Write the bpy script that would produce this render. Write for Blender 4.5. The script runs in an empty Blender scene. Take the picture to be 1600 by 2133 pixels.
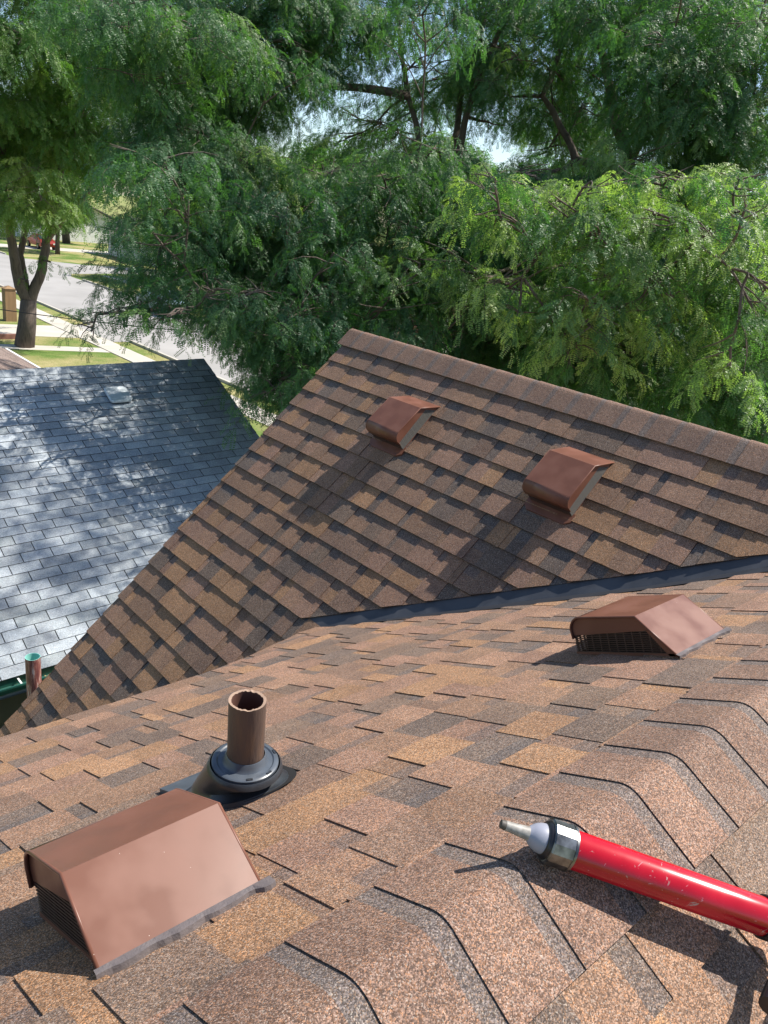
import bpy, bmesh, math, random
import numpy as np
from mathutils import Vector, Matrix, Euler
R_ = math.radians
sc = bpy.context.scene
COL = sc.collection

# ------------------------------------------------------------------ camera
YAW, PITCH, ROLL, FPX = R_(45.86075), R_(-20.27929), R_(7.28729), 1622.44
Z0 = 7.0                                    # height of the camera above the ground
fw = Vector((math.cos(PITCH)*math.cos(YAW), math.cos(PITCH)*math.sin(YAW), math.sin(PITCH)))
rt = fw.cross(Vector((0, 0, 1))).normalized()
up = rt.cross(fw)
CR = math.cos(ROLL)*rt + math.sin(ROLL)*up
CU = -math.sin(ROLL)*rt + math.cos(ROLL)*up
cam = bpy.data.cameras.new('camera')
co = bpy.data.objects.new('camera', cam)
COL.objects.link(co)
m = Matrix((CR, CU, -fw)).transposed().to_4x4()
m.translation = Vector((0, 0, Z0))
co.matrix_world = m
cam.sensor_fit = 'HORIZONTAL'
cam.sensor_width = 36.0
cam.lens = 36.0*FPX/1600
cam.clip_start = 0.05
cam.clip_end = 3000
sc.camera = co

# ------------------------------------------------------------------ light
SUN_EL, SUN_AZ = R_(52.5), R_(-21.5)        # azimuth from +X
SUN = Vector((math.cos(SUN_EL)*math.cos(SUN_AZ), math.cos(SUN_EL)*math.sin(SUN_AZ), math.sin(SUN_EL)))
w = bpy.data.worlds.new('World')
sc.world = w
w.use_nodes = True
nt = w.node_tree
bg = nt.nodes['Background']
sky = nt.nodes.new('ShaderNodeTexSky')
sky.sky_type = 'NISHITA'
sky.sun_disc = False
sky.sun_elevation = SUN_EL
sky.sun_rotation = R_(90) - SUN_AZ
sky.air_density = 1.0
sky.dust_density = 0.6
sky.ozone_density = 1.6
nt.links.new(sky.outputs[0], bg.inputs[0])
bg.inputs[1].default_value = 0.115
sl = bpy.data.lights.new('sun', 'SUN')
sl.energy = 5.0
sl.angle = R_(0.55)
sl.color = (1.0, 0.945, 0.86)
so = bpy.data.objects.new('sun', sl)
COL.objects.link(so)
so.rotation_euler = SUN.to_track_quat('Z', 'Y').to_euler()
so.location = (0, 0, 30)
sc.view_settings.view_transform = 'Standard'
sc.view_settings.look = 'None'
sc.view_settings.gamma = 1
sc.view_settings.use_curve_mapping = False
sc.view_settings.exposure = 0.75

# ------------------------------------------------------------------ helpers
def ray(px, py):
    return fw + (px-800)/FPX*CR - (py-1066.5)/FPX*CU

def at(px, py, dist):
    """point seen at photo pixel px,py, 'dist' metres from the camera"""
    return Vector((0, 0, Z0)) + ray(px, py).normalized()*dist

def at_y(px, py, y):
    d = ray(px, py); return Vector((0, 0, Z0)) + d*(y/d.y)

WL = {}                                     # world location of things / parts

def tag(o, label=None, cat=None, group=None, kind=None):
    if label: o['label'] = label
    if cat: o['category'] = cat
    if group: o['group'] = group
    if kind: o['kind'] = kind
    return o

def thing(name, loc, label=None, cat=None, group=None):
    o = bpy.data.objects.new(name, None)
    COL.objects.link(o)
    o.location = loc
    o.empty_display_size = 0.1
    WL[o.name] = Vector(loc)
    return tag(o, label, cat, group)

def mk(name, verts, faces, mats, parent=None, fmat=None, cols=None, smooth=False, kind=None, origin=None):
    """mesh from world-space vertices; the object's origin sits at its parent's"""
    off = WL[parent.name] if parent is not None else (Vector(origin) if origin is not None else Vector((0, 0, 0)))
    me = bpy.data.meshes.new(name)
    V = np.array([tuple(v) for v in verts], dtype=float) - np.array(tuple(off))
    me.from_pydata(V.tolist(), [], faces)
    if not isinstance(mats, (list, tuple)): mats = [mats]
    for mm in mats: me.materials.append(mm)
    if fmat is not None: me.polygons.foreach_set('material_index', fmat)
    if cols is not None:
        a = me.attributes.new('tint', 'FLOAT_COLOR', 'FACE')
        a.data.foreach_set('color', np.array([(c[0], c[1], c[2], 1.0) for c in cols], dtype=np.float32).ravel())
    if smooth: me.polygons.foreach_set('use_smooth', [True]*len(me.polygons))
    me.update()
    o = bpy.data.objects.new(name, me)
    COL.objects.link(o)
    if parent is not None:
        o.parent = parent
        WL[o.name] = WL[parent.name].copy()
    else:
        o.location = off
        WL[o.name] = off
    if kind: o['kind'] = kind
    return o

class MB:
    """collects primitives in world space"""
    def __init__(s): s.v = []; s.f = []; s.m = []; s.c = []
    def add(s, vs, fs, mi=0, col=None):
        b = len(s.v); s.v += [Vector(x) for x in vs]
        for f in fs:
            s.f.append([i+b for i in f]); s.m.append(mi); s.c.append(col or (.5, .5, .5))
    def box(s, c, e, ax=None, mi=0, col=None):
        """centre c, half extents e, axes ax"""
        ax = ax or (Vector((1, 0, 0)), Vector((0, 1, 0)), Vector((0, 0, 1)))
        vs = [Vector(c)+ax[0]*(e[0]*i)+ax[1]*(e[1]*j)+ax[2]*(e[2]*k) for i in (-1, 1) for j in (-1, 1) for k in (-1, 1)]
        s.add(vs, [(0, 1, 3, 2), (4, 6, 7, 5), (0, 4, 5, 1), (2, 3, 7, 6), (0, 2, 6, 4), (1, 5, 7, 3)], mi, col)
    def bb(s, a, b, mi=0, col=None):
        s.box([(a[i]+b[i])/2 for i in range(3)], [abs(b[i]-a[i])/2 for i in range(3)], None, mi, col)
    def tube(s, pts, rad, seg=12, mi=0, caps=True, col=None):
        pts = [Vector(p) for p in pts]; n = len(pts); rings = []
        if not isinstance(rad, (list, tuple)): rad = [rad]*n
        prev = None
        for i, p in enumerate(pts):
            t = (pts[min(i+1, n-1)]-pts[max(i-1, 0)]).normalized()
            a = prev if prev is not None else (Vector((0, 0, 1)) if abs(t.z) < .9 else Vector((1, 0, 0)))
            a = (a - t*a.dot(t)).normalized(); prev = a; b = t.cross(a)
            rings.append([p+(a*math.cos(2*math.pi*k/seg)+b*math.sin(2*math.pi*k/seg))*rad[i] for k in range(seg)])
        s.loft(rings, caps, mi, col)
    def loft(s, rings, caps=True, mi=0, col=None):
        seg = len(rings[0]); vs = [v for r in rings for v in r]; fs = []
        for i in range(len(rings)-1):
            for k in range(seg):
                a = i*seg+k; b = i*seg+(k+1) % seg
                fs.append((a, b, b+seg, a+seg))
        if caps:
            fs.append(tuple(range(seg))[::-1]); fs.append(tuple((len(rings)-1)*seg+k for k in range(seg)))
        s.add(vs, fs, mi, col)
    def prism(s, top, bot, mi=0, col=None, closed=False, edge=None):
        n = len(top)
        fs = [tuple(range(n))]+[(i, i+n, (i+1) % n+n, (i+1) % n) for i in range(n)]
        if closed: fs.append(tuple(range(2*n-1, n-1, -1)))
        s.add(list(top)+list(bot), fs, mi, col)
        if edge:                                                        # cut edges: raw asphalt core, darkened to paint in the butt shadow lines
            for k in range(n): s.c[-n+k-(1 if closed else 0)] = edge
    def build(s, name, mats, parent=None, smooth=False, cols=False, kind=None, origin=None):
        return mk(name, s.v, s.f, mats, parent, s.m, s.c if cols else None, smooth, kind, origin)

def autosmooth(o, ang=35):
    me = o.data
    bm = bmesh.new(); bm.from_mesh(me)
    for f in bm.faces: f.smooth = True
    for e in bm.edges:
        if len(e.link_faces) == 2 and e.calc_face_angle(0) > R_(ang): e.smooth = False
    bm.to_mesh(me); bm.free()
    return o

# ------------------------------------------------------------------ materials
def mat(name, col=(.5, .5, .5), rough=.6, metal=0, spec=.5):
    m_ = bpy.data.materials.new(name); m_.use_nodes = True
    p = m_.node_tree.nodes['Principled BSDF']
    p.inputs['Base Color'].default_value = (*col, 1)
    p.inputs['Roughness'].default_value = rough
    p.inputs['Metallic'].default_value = metal
    p.inputs['Specular IOR Level'].default_value = spec
    return m_, m_.node_tree, p

def N(t, typ, **kw):
    n = t.nodes.new(typ)
    for k, v in kw.items():
        if hasattr(n, k): setattr(n, k, v)
        else: n.inputs[k.replace('_', ' ')].default_value = v
    return n

def ramp(t, fac, stops):
    r = t.nodes.new('ShaderNodeValToRGB'); e = r.color_ramp.elements
    e[0].position, e[0].color = stops[0][0], (*stops[0][1], 1)
    e[1].position, e[1].color = stops[-1][0], (*stops[-1][1], 1)
    for p_, c in stops[1:-1]:
        x = e.new(p_); x.color = (*c, 1)
    t.links.new(fac, r.inputs[0]); return r.outputs[0]

def mixc(t, a, b, fac, mode='MIX'):
    n = t.nodes.new('ShaderNodeMix'); n.data_type = 'RGBA'; n.blend_type = mode
    for i, x in ((6, a), (7, b), (0, fac)):
        if isinstance(x, bpy.types.NodeSocket): t.links.new(x, n.inputs[i])
        elif i == 0: n.inputs[0].default_value = x
        else: n.inputs[i].default_value = (*x, 1)
    return n.outputs[2]

def noise_mat(name, c1, c2, scale=5, rough=.7, metal=0, detail=5, bump=0.0, c3=None, stretch=None, bscale=None):
    m_, t, p = mat(name, c1, rough, metal)
    geo = t.nodes.new('ShaderNodeNewGeometry'); src = geo.outputs['Position']
    if stretch:
        mp = t.nodes.new('ShaderNodeMapping'); mp.inputs['Scale'].default_value = stretch
        t.links.new(src, mp.inputs[0]); src = mp.outputs[0]
    n = N(t, 'ShaderNodeTexNoise', Scale=scale, Detail=detail); t.links.new(src, n.inputs['Vector'])
    st = [(.3, c1), (.7, c2)] if c3 is None else [(.25, c1), (.5, c2), (.75, c3)]
    t.links.new(ramp(t, n.outputs[0], st), p.inputs['Base Color'])
    if bump:
        n2 = N(t, 'ShaderNodeTexNoise', Scale=bscale or scale*6, Detail=4); t.links.new(src, n2.inputs['Vector'])
        b = N(t, 'ShaderNodeBump', Strength=.6, Distance=bump)
        t.links.new(n2.outputs[0], b.inputs['Height']); t.links.new(b.outputs[0], p.inputs['Normal'])
    return m_

def granule_mat(name, gscale, lo, hi, hue=(1.25, 1.0, .72), pale=.25, rough=.85, soft=1.0):
    """asphalt shingle: tint attribute broken up by coloured granules"""
    m_, t, p = mat(name, rough=rough, spec=.35)
    geo = t.nodes.new('ShaderNodeNewGeometry'); pos = geo.outputs['Position']
    at_ = N(t, 'ShaderNodeAttribute'); at_.attribute_name = 'tint'
    v = N(t, 'ShaderNodeTexVoronoi', Scale=gscale); t.links.new(pos, v.inputs['Vector'])
    sp = t.nodes.new('ShaderNodeSeparateColor'); t.links.new(v.outputs['Color'], sp.inputs[0])
    mr = t.nodes.new('ShaderNodeMapRange'); mr.inputs[3].default_value = lo; mr.inputs[4].default_value = hi
    pw = t.nodes.new('ShaderNodeMath'); pw.operation = 'POWER'; pw.inputs[1].default_value = 1.7
    t.links.new(sp.outputs[0], pw.inputs[0]); t.links.new(pw.outputs[0], mr.inputs[0])
    c = mixc(t, at_.outputs['Color'], mr.outputs[0], 1.0, 'MULTIPLY')
    g2 = t.nodes.new('ShaderNodeMath'); g2.operation = 'GREATER_THAN'; g2.inputs[1].default_value = .72
    t.links.new(sp.outputs[1], g2.inputs[0])
    hu = mixc(t, c, hue, 1.0, 'MULTIPLY')
    f2 = t.nodes.new('ShaderNodeMath'); f2.operation = 'MULTIPLY'; f2.inputs[1].default_value = .8
    t.links.new(g2.outputs[0], f2.inputs[0])
    c = mixc(t, c, hu, f2.outputs[0])
    g3 = t.nodes.new('ShaderNodeMath'); g3.operation = 'GREATER_THAN'; g3.inputs[1].default_value = .93
    t.links.new(sp.outputs[2], g3.inputs[0])
    f3 = t.nodes.new('ShaderNodeMath'); f3.operation = 'MULTIPLY'; f3.inputs[1].default_value = pale
    t.links.new(g3.outputs[0], f3.inputs[0])
    c = mixc(t, c, (.62, .55, .47), f3.outputs[0])
    n = N(t, 'ShaderNodeTexNoise', Scale=gscale/5.5, Detail=4, Roughness=.7); t.links.new(pos, n.inputs['Vector'])
    k = ramp(t, n.outputs[0], [(.3, (.82*soft,)*3), (.7, (1.18,)*3)])
    c = mixc(t, c, k, 1.0, 'MULTIPLY')
    n = N(t, 'ShaderNodeTexNoise', Scale=7, Detail=5); t.links.new(pos, n.inputs['Vector'])
    k = ramp(t, n.outputs[0], [(.3, (.86, .85, .86)), (.7, (1.12, 1.11, 1.08))])
    c = mixc(t, c, k, 1.0, 'MULTIPLY')
    t.links.new(c, p.inputs['Base Color'])
    b = N(t, 'ShaderNodeBump', Strength=.55, Distance=.0012)
    t.links.new(v.outputs['Distance'], b.inputs['Height']); b.invert = True
    t.links.new(b.outputs[0], p.inputs['Normal'])
    return m_

M_SH = granule_mat('architectural_shingle', 560, .40, 1.95, pale=.3)
M_GR = granule_mat('grey_tab_shingle', 300, .72, 1.38, hue=(.9, 1.0, 1.08), pale=.25)
M_DK = mat('roof_deck_felt', (.02, .02, .02), .95)[0]

def painted(name, col, rough, blotch=.9, spots=True):
    m_, t, p = mat(name, col, rough, spec=.26)
    geo = t.nodes.new('ShaderNodeNewGeometry'); pos = geo.outputs['Position']
    n = N(t, 'ShaderNodeTexNoise', Scale=9, Detail=3); t.links.new(pos, n.inputs['Vector'])
    c = ramp(t, n.outputs[0], [(.42, tuple(x*blotch for x in col)), (.5, col), (.7, tuple(min(1, x*1.1+.006) for x in col))])
    if spots:
        v = N(t, 'ShaderNodeTexVoronoi', Scale=38); t.links.new(pos, v.inputs['Vector'])
        l = t.nodes.new('ShaderNodeMath'); l.operation = 'LESS_THAN'; l.inputs[1].default_value = .024
        t.links.new(v.outputs['Distance'], l.inputs[0])
        c = mixc(t, c, (.55, .45, .38), l.outputs[0])
    t.links.new(c, p.inputs['Base Color'])
    r = ramp(t, n.outputs[0], [(.4, (rough*.8,)*3), (.65, (rough*1.25,)*3)])
    t.links.new(r, p.inputs['Roughness'])
    n2 = N(t, 'ShaderNodeTexNoise', Scale=6, Detail=2); t.links.new(pos, n2.inputs['Vector'])
    b = N(t, 'ShaderNodeBump', Strength=.25, Distance=.004)
    t.links.new(n2.outputs[0], b.inputs['Height']); t.links.new(b.outputs[0], p.inputs['Normal'])
    return m_

M_VENT = painted('brown_vent_paint', (.165, .070, .045), .36)
M_SCR = mat('vent_screen_brown', (.06, .030, .022), .5)[0]
M_SCRL = mat('vent_screen_grey', (.16, .15, .13), .5)[0]
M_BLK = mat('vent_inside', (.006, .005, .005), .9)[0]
M_SEAL = noise_mat('roof_sealant', (.10, .085, .083), (.145, .12, .115), 40, .5, bump=.0015)
M_FLASH = painted('slate_flashing_paint', (.058, .062, .072), .45, .9, False)
M_FLASH_SHADE = mat('shaded_flashing_edge', (.018, .020, .026), .5)[0]  # same flashing in a darker colour, shade of the fold painted in
M_RUB = noise_mat('black_boot_plastic', (.018, .021, .026), (.032, .036, .042), 30, .36, bump=.0006, bscale=300)
M_RUBT = noise_mat('weathered_black_collar', (.055, .065, .08), (.085, .10, .12), 25, .33)
M_RUST = noise_mat('rusty_steel_pipe', (.050, .034, .030), (.085, .055, .042), 34, .55, c3=(.14, .082, .048), bump=.0016, stretch=(1, 1, .22))
M_RUSTIN = mat('pipe_inside_rust', (.09, .035, .022), .85)[0]
M_GUTG = mat('green_gutter_paint', (.016, .085, .062), .4)[0]
M_FASC = mat('blue_grey_fascia', (.22, .27, .33), .6)[0]
M_WHITE = mat('white_paint', (.75, .75, .72), .5)[0]
M_CONC = noise_mat('concrete', (.42, .39, .33), (.52, .48, .42), .8, .85)
M_ROAD = noise_mat('worn_asphalt_road', (.27, .26, .245), (.35, .335, .32), .35, .9, detail=8)
M_WOOD = noise_mat('post_wood', (.20, .12, .06), (.32, .20, .10), 4, .8, stretch=(1, 1, .1))
M_BARK = noise_mat('grey_brown_bark', (.045, .034, .028), (.13, .10, .082), 9, .95, c3=(.08, .06, .05), bump=.03, stretch=(1, 1, .22), bscale=26)

def siding_mat(name, c, pitch=.2):
    m_, t, p = mat(name, c, .7)
    geo = t.nodes.new('ShaderNodeNewGeometry')
    n = N(t, 'ShaderNodeTexNoise', Scale=3, Detail=4); t.links.new(geo.outputs['Position'], n.inputs['Vector'])
    t.links.new(ramp(t, n.outputs[0], [(.3, tuple(x*.8 for x in c)), (.7, tuple(x*1.1 for x in c))]), p.inputs['Base Color'])
    return m_

M_OLIVE = siding_mat('olive_siding', (.085, .08, .05))
M_CREAM = siding_mat('cream_siding', (.55, .50, .42))
M_PALE = siding_mat('pale_siding', (.68, .68, .66))
M_BRICKW = siding_mat('brick_wall', (.30, .14, .10))
M_GLASS = mat('window_glass', (.03, .04, .05), .05)[0]
M_DROOF = noise_mat('far_roof', (.09, .08, .075), (.15, .13, .12), 3, .9)

def copper_mat():
    m_, t, p = mat('weathered_copper', (.3, .1, .06), .5)
    geo = t.nodes.new('ShaderNodeNewGeometry')
    mp = t.nodes.new('ShaderNodeMapping'); mp.inputs['Scale'].default_value = (1, 1, .16)
    t.links.new(geo.outputs['Position'], mp.inputs[0])
    n = N(t, 'ShaderNodeTexNoise', Scale=75, Detail=5, Roughness=.7); t.links.new(mp.outputs[0], n.inputs['Vector'])
    c = ramp(t, n.outputs[0], [(.3, (.09, .03, .035)), (.45, (.17, .055, .05)), (.55, (.30, .13, .10)), (.62, (.45, .33, .31)), (.75, (.62, .52, .50))])
    t.links.new(c, p.inputs['Base Color']); return m_
M_COP = copper_mat()
M_VERD = mat('verdigris', (.22, .52, .46), .7)[0]

def grass_mat():
    m_, t, p = mat('lawn_grass', (.1, .15, .03), .95, spec=.15)
    geo = t.nodes.new('ShaderNodeNewGeometry'); pos = geo.outputs['Position']
    n = N(t, 'ShaderNodeTexNoise', Scale=.33, Detail=7, Roughness=.62); t.links.new(pos, n.inputs['Vector'])
    c = ramp(t, n.outputs[0], [(.32, (.075, .14, .025)), (.43, (.13, .19, .045)), (.52, (.24, .24, .09)), (.64, (.36, .31, .15))])
    n2 = N(t, 'ShaderNodeTexNoise', Scale=14, Detail=6, Roughness=.75); t.links.new(pos, n2.inputs['Vector'])
    k = ramp(t, n2.outputs[0], [(.3, (.6,)*3), (.7, (1.35,)*3)])
    t.links.new(mixc(t, c, k, 1.0, 'MULTIPLY'), p.inputs['Base Color'])
    b = N(t, 'ShaderNodeBump', Strength=.8, Distance=.05); t.links.new(n2.outputs[0], b.inputs['Height'])
    t.links.new(b.outputs[0], p.inputs['Normal'])
    return m_
M_GRASS = grass_mat()

def leaf_mat(name, dark, mid, light, trans=.38):
    m_, t, p = mat(name, mid, .48, spec=.33)
    a = N(t, 'ShaderNodeAttribute'); a.attribute_type = 'INSTANCER'; a.attribute_name = 'tone'
    geo = t.nodes.new('ShaderNodeNewGeometry')
    n = N(t, 'ShaderNodeTexNoise', Scale=2.3, Detail=3); t.links.new(geo.outputs['Position'], n.inputs['Vector'])
    ad = t.nodes.new('ShaderNodeMath'); ad.operation = 'MULTIPLY_ADD'; ad.inputs[1].default_value = .5
    t.links.new(n.outputs[0], ad.inputs[0]); t.links.new(a.outputs['Fac'], ad.inputs[2])
    c = ramp(t, ad.outputs[0], [(.25, dark), (.6, mid), (1.0, light)])
    t.links.new(c, p.inputs['Base Color'])
    tr = t.nodes.new('ShaderNodeBsdfTranslucent')
    tc = mixc(t, c, (1.5, 2.0, .6), 1.0, 'MULTIPLY'); t.links.new(tc, tr.inputs[0])
    mx = t.nodes.new('ShaderNodeMixShader'); mx.inputs[0].default_value = trans
    t.links.new(p.outputs[0], mx.inputs[1]); t.links.new(tr.outputs[0], mx.inputs[2])
    t.links.new(mx.outputs[0], t.nodes['Material Output'].inputs[0])
    return m_
M_LEAF = leaf_mat('honey_locust_leaf', (.046, .110, .055), (.084, .165, .068), (.33, .40, .16), .40)
M_LEAF2 = leaf_mat('far_leaf', (.04, .10, .035), (.08, .16, .045), (.17, .22, .06))
M_LEAFY = leaf_mat('yellow_green_leaf', (.08, .15, .04), (.14, .22, .055), (.26, .30, .09))

# ------------------------------------------------------------------ ground and street
def sheet(name, pts, z, mt, kind='structure'):
    return mk(name, [(x, y, z) for x, y in pts], [tuple(range(len(pts)))], mt, kind=kind)
sheet('ground', [(-600, -600), (900, -600), (900, 900), (-600, 900)], 0, M_GRASS)
def strip_y(name, x0, x1, y0, y1, z, mt): return sheet(name, [(x0, y0), (x1, y0), (x1, y1), (x0, y1)], z, mt)
strip_y('road', 17.1, 24.7, -300, 700, .004, M_ROAD)
# a side street leaving the road on its far side
sheet('side_road', [(24.0, 62.5), (25.5, 66.2), (30, 68.2), (220, 69), (220, 75), (30, 74.2), (24, 78)], .008, M_ROAD)
for (x0, x1, nm) in ((16.98, 17.1, 'kerb'), (24.7, 24.82, 'kerb')):
    segs = ((-300, 62), (80, 700)) if x0 > 20 else ((-300, 36.9), (41.6, 700))
    for a, b in segs:
        q = MB(); q.bb((x0, a, 0), (x1, b, .11)); q.build(nm, M_CONC, kind='structure')
# near sidewalk, cast in slabs
walk = sheet('sidewalk', [(14.95, -60), (16.1, -60), (16.1, 300), (14.95, 300)], .012, M_CONC)
for i in range(60):
    y0 = 26 + i*1.22
    q = MB(); q.bb((14.965, y0+.012, .0), (16.085, y0+1.208, .03+.004*((i*7) % 3)))
    s_ = q.build('slab', M_CONC, walk)
strip_y('driveway_apron', 16.1, 17.1, 36.9, 41.6, .016, M_ROAD)
sheet('front_path', [(8, 36.3), (14.95, 34.4), (14.95, 35.5), (8, 37.4)], .008, M_CONC)
sheet('driveway', [(6, 40.2), (14.95, 38.0), (14.95, 41.4), (6, 42.6)], .008, M_CONC)
strip_y('far_sidewalk', 28.0, 29.3, -300, 66, .006, M_CONC)
strip_y('far_driveway', 24.82, 48, 52.0, 55.0, .012, M_CONC)
strip_y('far_driveway', 24.82, 60, 88.0, 92.0, .012, M_CONC)
strip_y('far_driveway', 24.82, 60, 30.0, 36.0, .012, M_CONC)
strip_y('far_driveway', 24.82, 60, 9.0, 14.5, .012, M_CONC)
q = MB(); q.bb((9.4, 37.75, 0), (12.6, 37.95, .22)); tag(q.build('brick_edging', M_BRICKW, origin=(11, 37.85, 0)), 'low red brick garden edging left of the forked street tree', 'edging')

# ------------------------------------------------------------------ roof frames
H = .575
P1 = R_(26.57)
YR, ZR = .813*H, -1.525*H + Z0              # our ridge line
class Fr:
    def __init__(s, O, U, V): s.O = Vector(O); s.U = Vector(U).normalized(); s.V = Vector(V).normalized(); s.N = s.U.cross(s.V).normalized()
    def p(s, u, v, h=0): return s.O + s.U*u + s.V*v + s.N*h
FM = Fr((0, YR, ZR), (1, 0, 0), (0, -math.cos(P1), math.sin(P1)))      # far slope; v = -distance below the ridge
FM.N = Vector((0, math.sin(P1), math.cos(P1)))
FN = Fr((0, YR, ZR), (1, 0, 0), (0, math.cos(P1), math.sin(P1)))       # near slope
FN.N = Vector((0, -math.sin(P1), math.cos(P1)))
PC = R_(44.2); cC, sC = math.cos(PC), math.sin(PC); dC = -3.0916
FC = Fr((-sC*dC, 0, cC*dC + Z0), (0, 1, 0), (cC, 0, sC))               # gable slope; u = y, v = upslope
FC.N = Vector((-sC, 0, cC))

def clip(poly, hp):
    """keep a*u+b*v<=c"""
    for a, b, c in hp:
        out = []
        for i in range(len(poly)):
            P, Q = poly[i], poly[(i+1) % len(poly)]
            dp = a*P[0]+b*P[1]-c; dq = a*Q[0]+b*Q[1]-c
            if dp <= 0: out.append(P)
            if (dp < 0 < dq) or (dq < 0 < dp):
                t = dp/(dp-dq); out.append((P[0]+(Q[0]-P[0])*t, P[1]+(Q[1]-P[1])*t))
        poly = out
        if len(poly) < 3: return []
    return poly

TINTS = [((.37, .215, .115), 3.2), ((.27, .165, .11), 3.6), ((.30, .18, .135), 3.0), ((.20, .13, .10), 2.2),
         ((.115, .098, .092), 1.7), ((.15, .115, .095), 1.5), ((.33, .20, .14), 2.0)]
SOFT = [.35]; GAIN = [1.0]
def tint(rnd, dark=0):
    if rnd.random() < dark: c = (.10, .093, .094)
    else:
        x = rnd.random()*sum(w_ for _, w_ in TINTS)
        for c, w_ in TINTS:
            x -= w_
            if x < 0: break
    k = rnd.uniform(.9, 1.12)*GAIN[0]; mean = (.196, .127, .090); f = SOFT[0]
    return tuple((v*q_*(1-f)+m_*f)*k for v, m_, q_ in zip(c, mean, (.79, .78, .76)))

EXPO = .2475*H
NSH = {}
def lay(F, rows, u0, u1, parent, hpf, seed, th=.0045, soft=.35, bt=.0035, wide=1.0, gain=1.0):
    """laminated shingles; rows = butt positions (v), upslope is +v"""
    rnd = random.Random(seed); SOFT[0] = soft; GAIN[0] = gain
    for ri, v0 in enumerate(rows):
        hp = hpf(v0)
        u = u0 - rnd.uniform(0, .95)
        while u < u1:
            a, b = u+.0012, u+.984
            q = MB(); sk = rnd.uniform(-.0015, .0015)
            def put(ua, ub, va, vb, lo, hi, col, j=(0, 0)):
                pl = clip([(ua, va+j[0]), (ub, va+j[1]), (ub, vb), (ua, vb)], hp)
                if not pl: return
                hB = lambda v: (bt+th)+.0035 - (bt+th)*(v-v0)/EXPO
                q.prism([F.p(x, y, hB(y)+hi) for x, y in pl], [F.p(x, y, hB(y)+lo) for x, y in pl], 0, col, edge=(.05, .045, .045) if lo < -.002 else tuple(x_*.72 for x_ in col))
            # backer strip, in runs of one blend colour, with the printed dark band under the next butt
            uu = a
            while uu < b:
                wd = rnd.uniform(.12, .34)*wide; e = min(b, uu+wd)
                c1 = tint(rnd, .22)
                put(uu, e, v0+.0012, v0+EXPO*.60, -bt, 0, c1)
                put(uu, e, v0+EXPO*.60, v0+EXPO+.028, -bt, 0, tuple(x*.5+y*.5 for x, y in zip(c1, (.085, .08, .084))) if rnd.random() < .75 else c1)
                uu = e
            # dragon teeth
            uu = a
            first = True
            while uu < b-.03:
                g = rnd.choice((0, .045, .07, .10, .13)) if first else rnd.choice((.04, .06, .085, .12, .16))
                first = False
                wd = rnd.choice((.09, .12, .15, .18, .23, .28))*wide; s0 = uu+g; s1 = min(b, s0+wd)
                if s1-s0 < .03: break
                c = tint(rnd)
                j = (rnd.uniform(-.0015, .0015), rnd.uniform(-.0015, .0015))
                n = 2 if (s1-s0 > .17 and rnd.random() < .55) else 1
                tk = th*rnd.uniform(.65, 1.5)
                for k in range(n):
                    xa = s0+(s1-s0)*k/n; xb = s0+(s1-s0)*(k+1)/n
                    cc = c if k == 0 else tint(rnd)
                    put(xa, xb, v0, v0+EXPO+.026, -.0006, tk, cc, j)
                uu = s1
            if q.v: q.build('shingle', M_SH, parent, cols=True)
            u += .985

def caps(axis_o, axis_d, FL, FR, xs, step, leg, parent, seed, crest_r=.013, th=.0036, base=.0165, bk=.35):
    """bent ridge caps; the butt edge of each looks along -axis_d"""
    rnd = random.Random(seed)
    dL = -FL.V; dR = -FR.V
    def section(h):
        pts = []
        tan = crest_r
        pts.append(FL.O*0 + dL*leg + FL.N*h)
        pts.append(dL*(leg*.55) + FL.N*h)
        for k in range(7):                                             # rounded crest (quadratic blend)
            t = k/6
            A = dL*tan*1.4 + FL.N*h; B = dR*tan*1.4 + FR.N*h
            C_ = (FL.N+FR.N).normalized()*(h/max(.3, FL.N.dot((FL.N+FR.N).normalized())))
            pts.append(A*(1-t)**2 + C_*2*t*(1-t) + B*t*t)
        pts.append(dR*(leg*.55) + FR.N*h)
        pts.append(dR*leg + FR.N*h)
        return pts
    for i, x in enumerate(xs):
        q = MB()
        jit = rnd.uniform(-.003, .003); sk = rnd.uniform(-.004, .004)
        k = rnd.uniform(.9, 1.1)
        body = tuple(v*k for v in rnd.choice(((.178, .112, .083), (.165, .105, .078), (.188, .119, .088))))
        band = tuple(bk*a_+(1-bk)*b_ for a_, b_ in zip(body, (.105, .10, .10)))
        ts = [0, (step-.034)/step, 1.0, 1.18]
        cols = [body, band, band]
        secs = []
        for t in ts:
            hh = base + .0028*(1-t)
            st, sb = section(hh), section(hh-th)
            dx = x + t*step + jit
            f = lambda P, n_, L: axis_o + axis_d*(dx + sk*(2*n_/L-1)*(1 if t == 0 else 0)) + P
            secs.append(([f(P, n_, len(st)) for n_, P in enumerate(st)], [f(P, n_, len(sb)) for n_, P in enumerate(sb)]))
        n = len(secs[0][0])
        vs = []
        for a, b in secs: vs += a + b
        def T(s_, j): return s_*2*n+j
        def B(s_, j): return s_*2*n+n+j
        b0 = len(q.v); q.v += vs
        def F_(ix, c): q.f.append([b0+i_ for i_ in ix]); q.m.append(0); q.c.append(c)
        for s_ in range(3):
            for j in range(n-1): F_((T(s_, j), T(s_, j+1), T(s_+1, j+1), T(s_+1, j)), cols[s_])
            F_((T(s_, 0), T(s_+1, 0), B(s_+1, 0), B(s_, 0)), cols[s_])
            F_((T(s_, n-1), B(s_, n-1), B(s_+1, n-1), T(s_+1, n-1)), cols[s_])
        for j in range(n-1): F_((T(0, j), B(0, j), B(0, j+1), T(0, j+1)), (.05, .045, .045))
        q.build('ridge_cap', M_SH, parent, cols=True)

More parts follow.
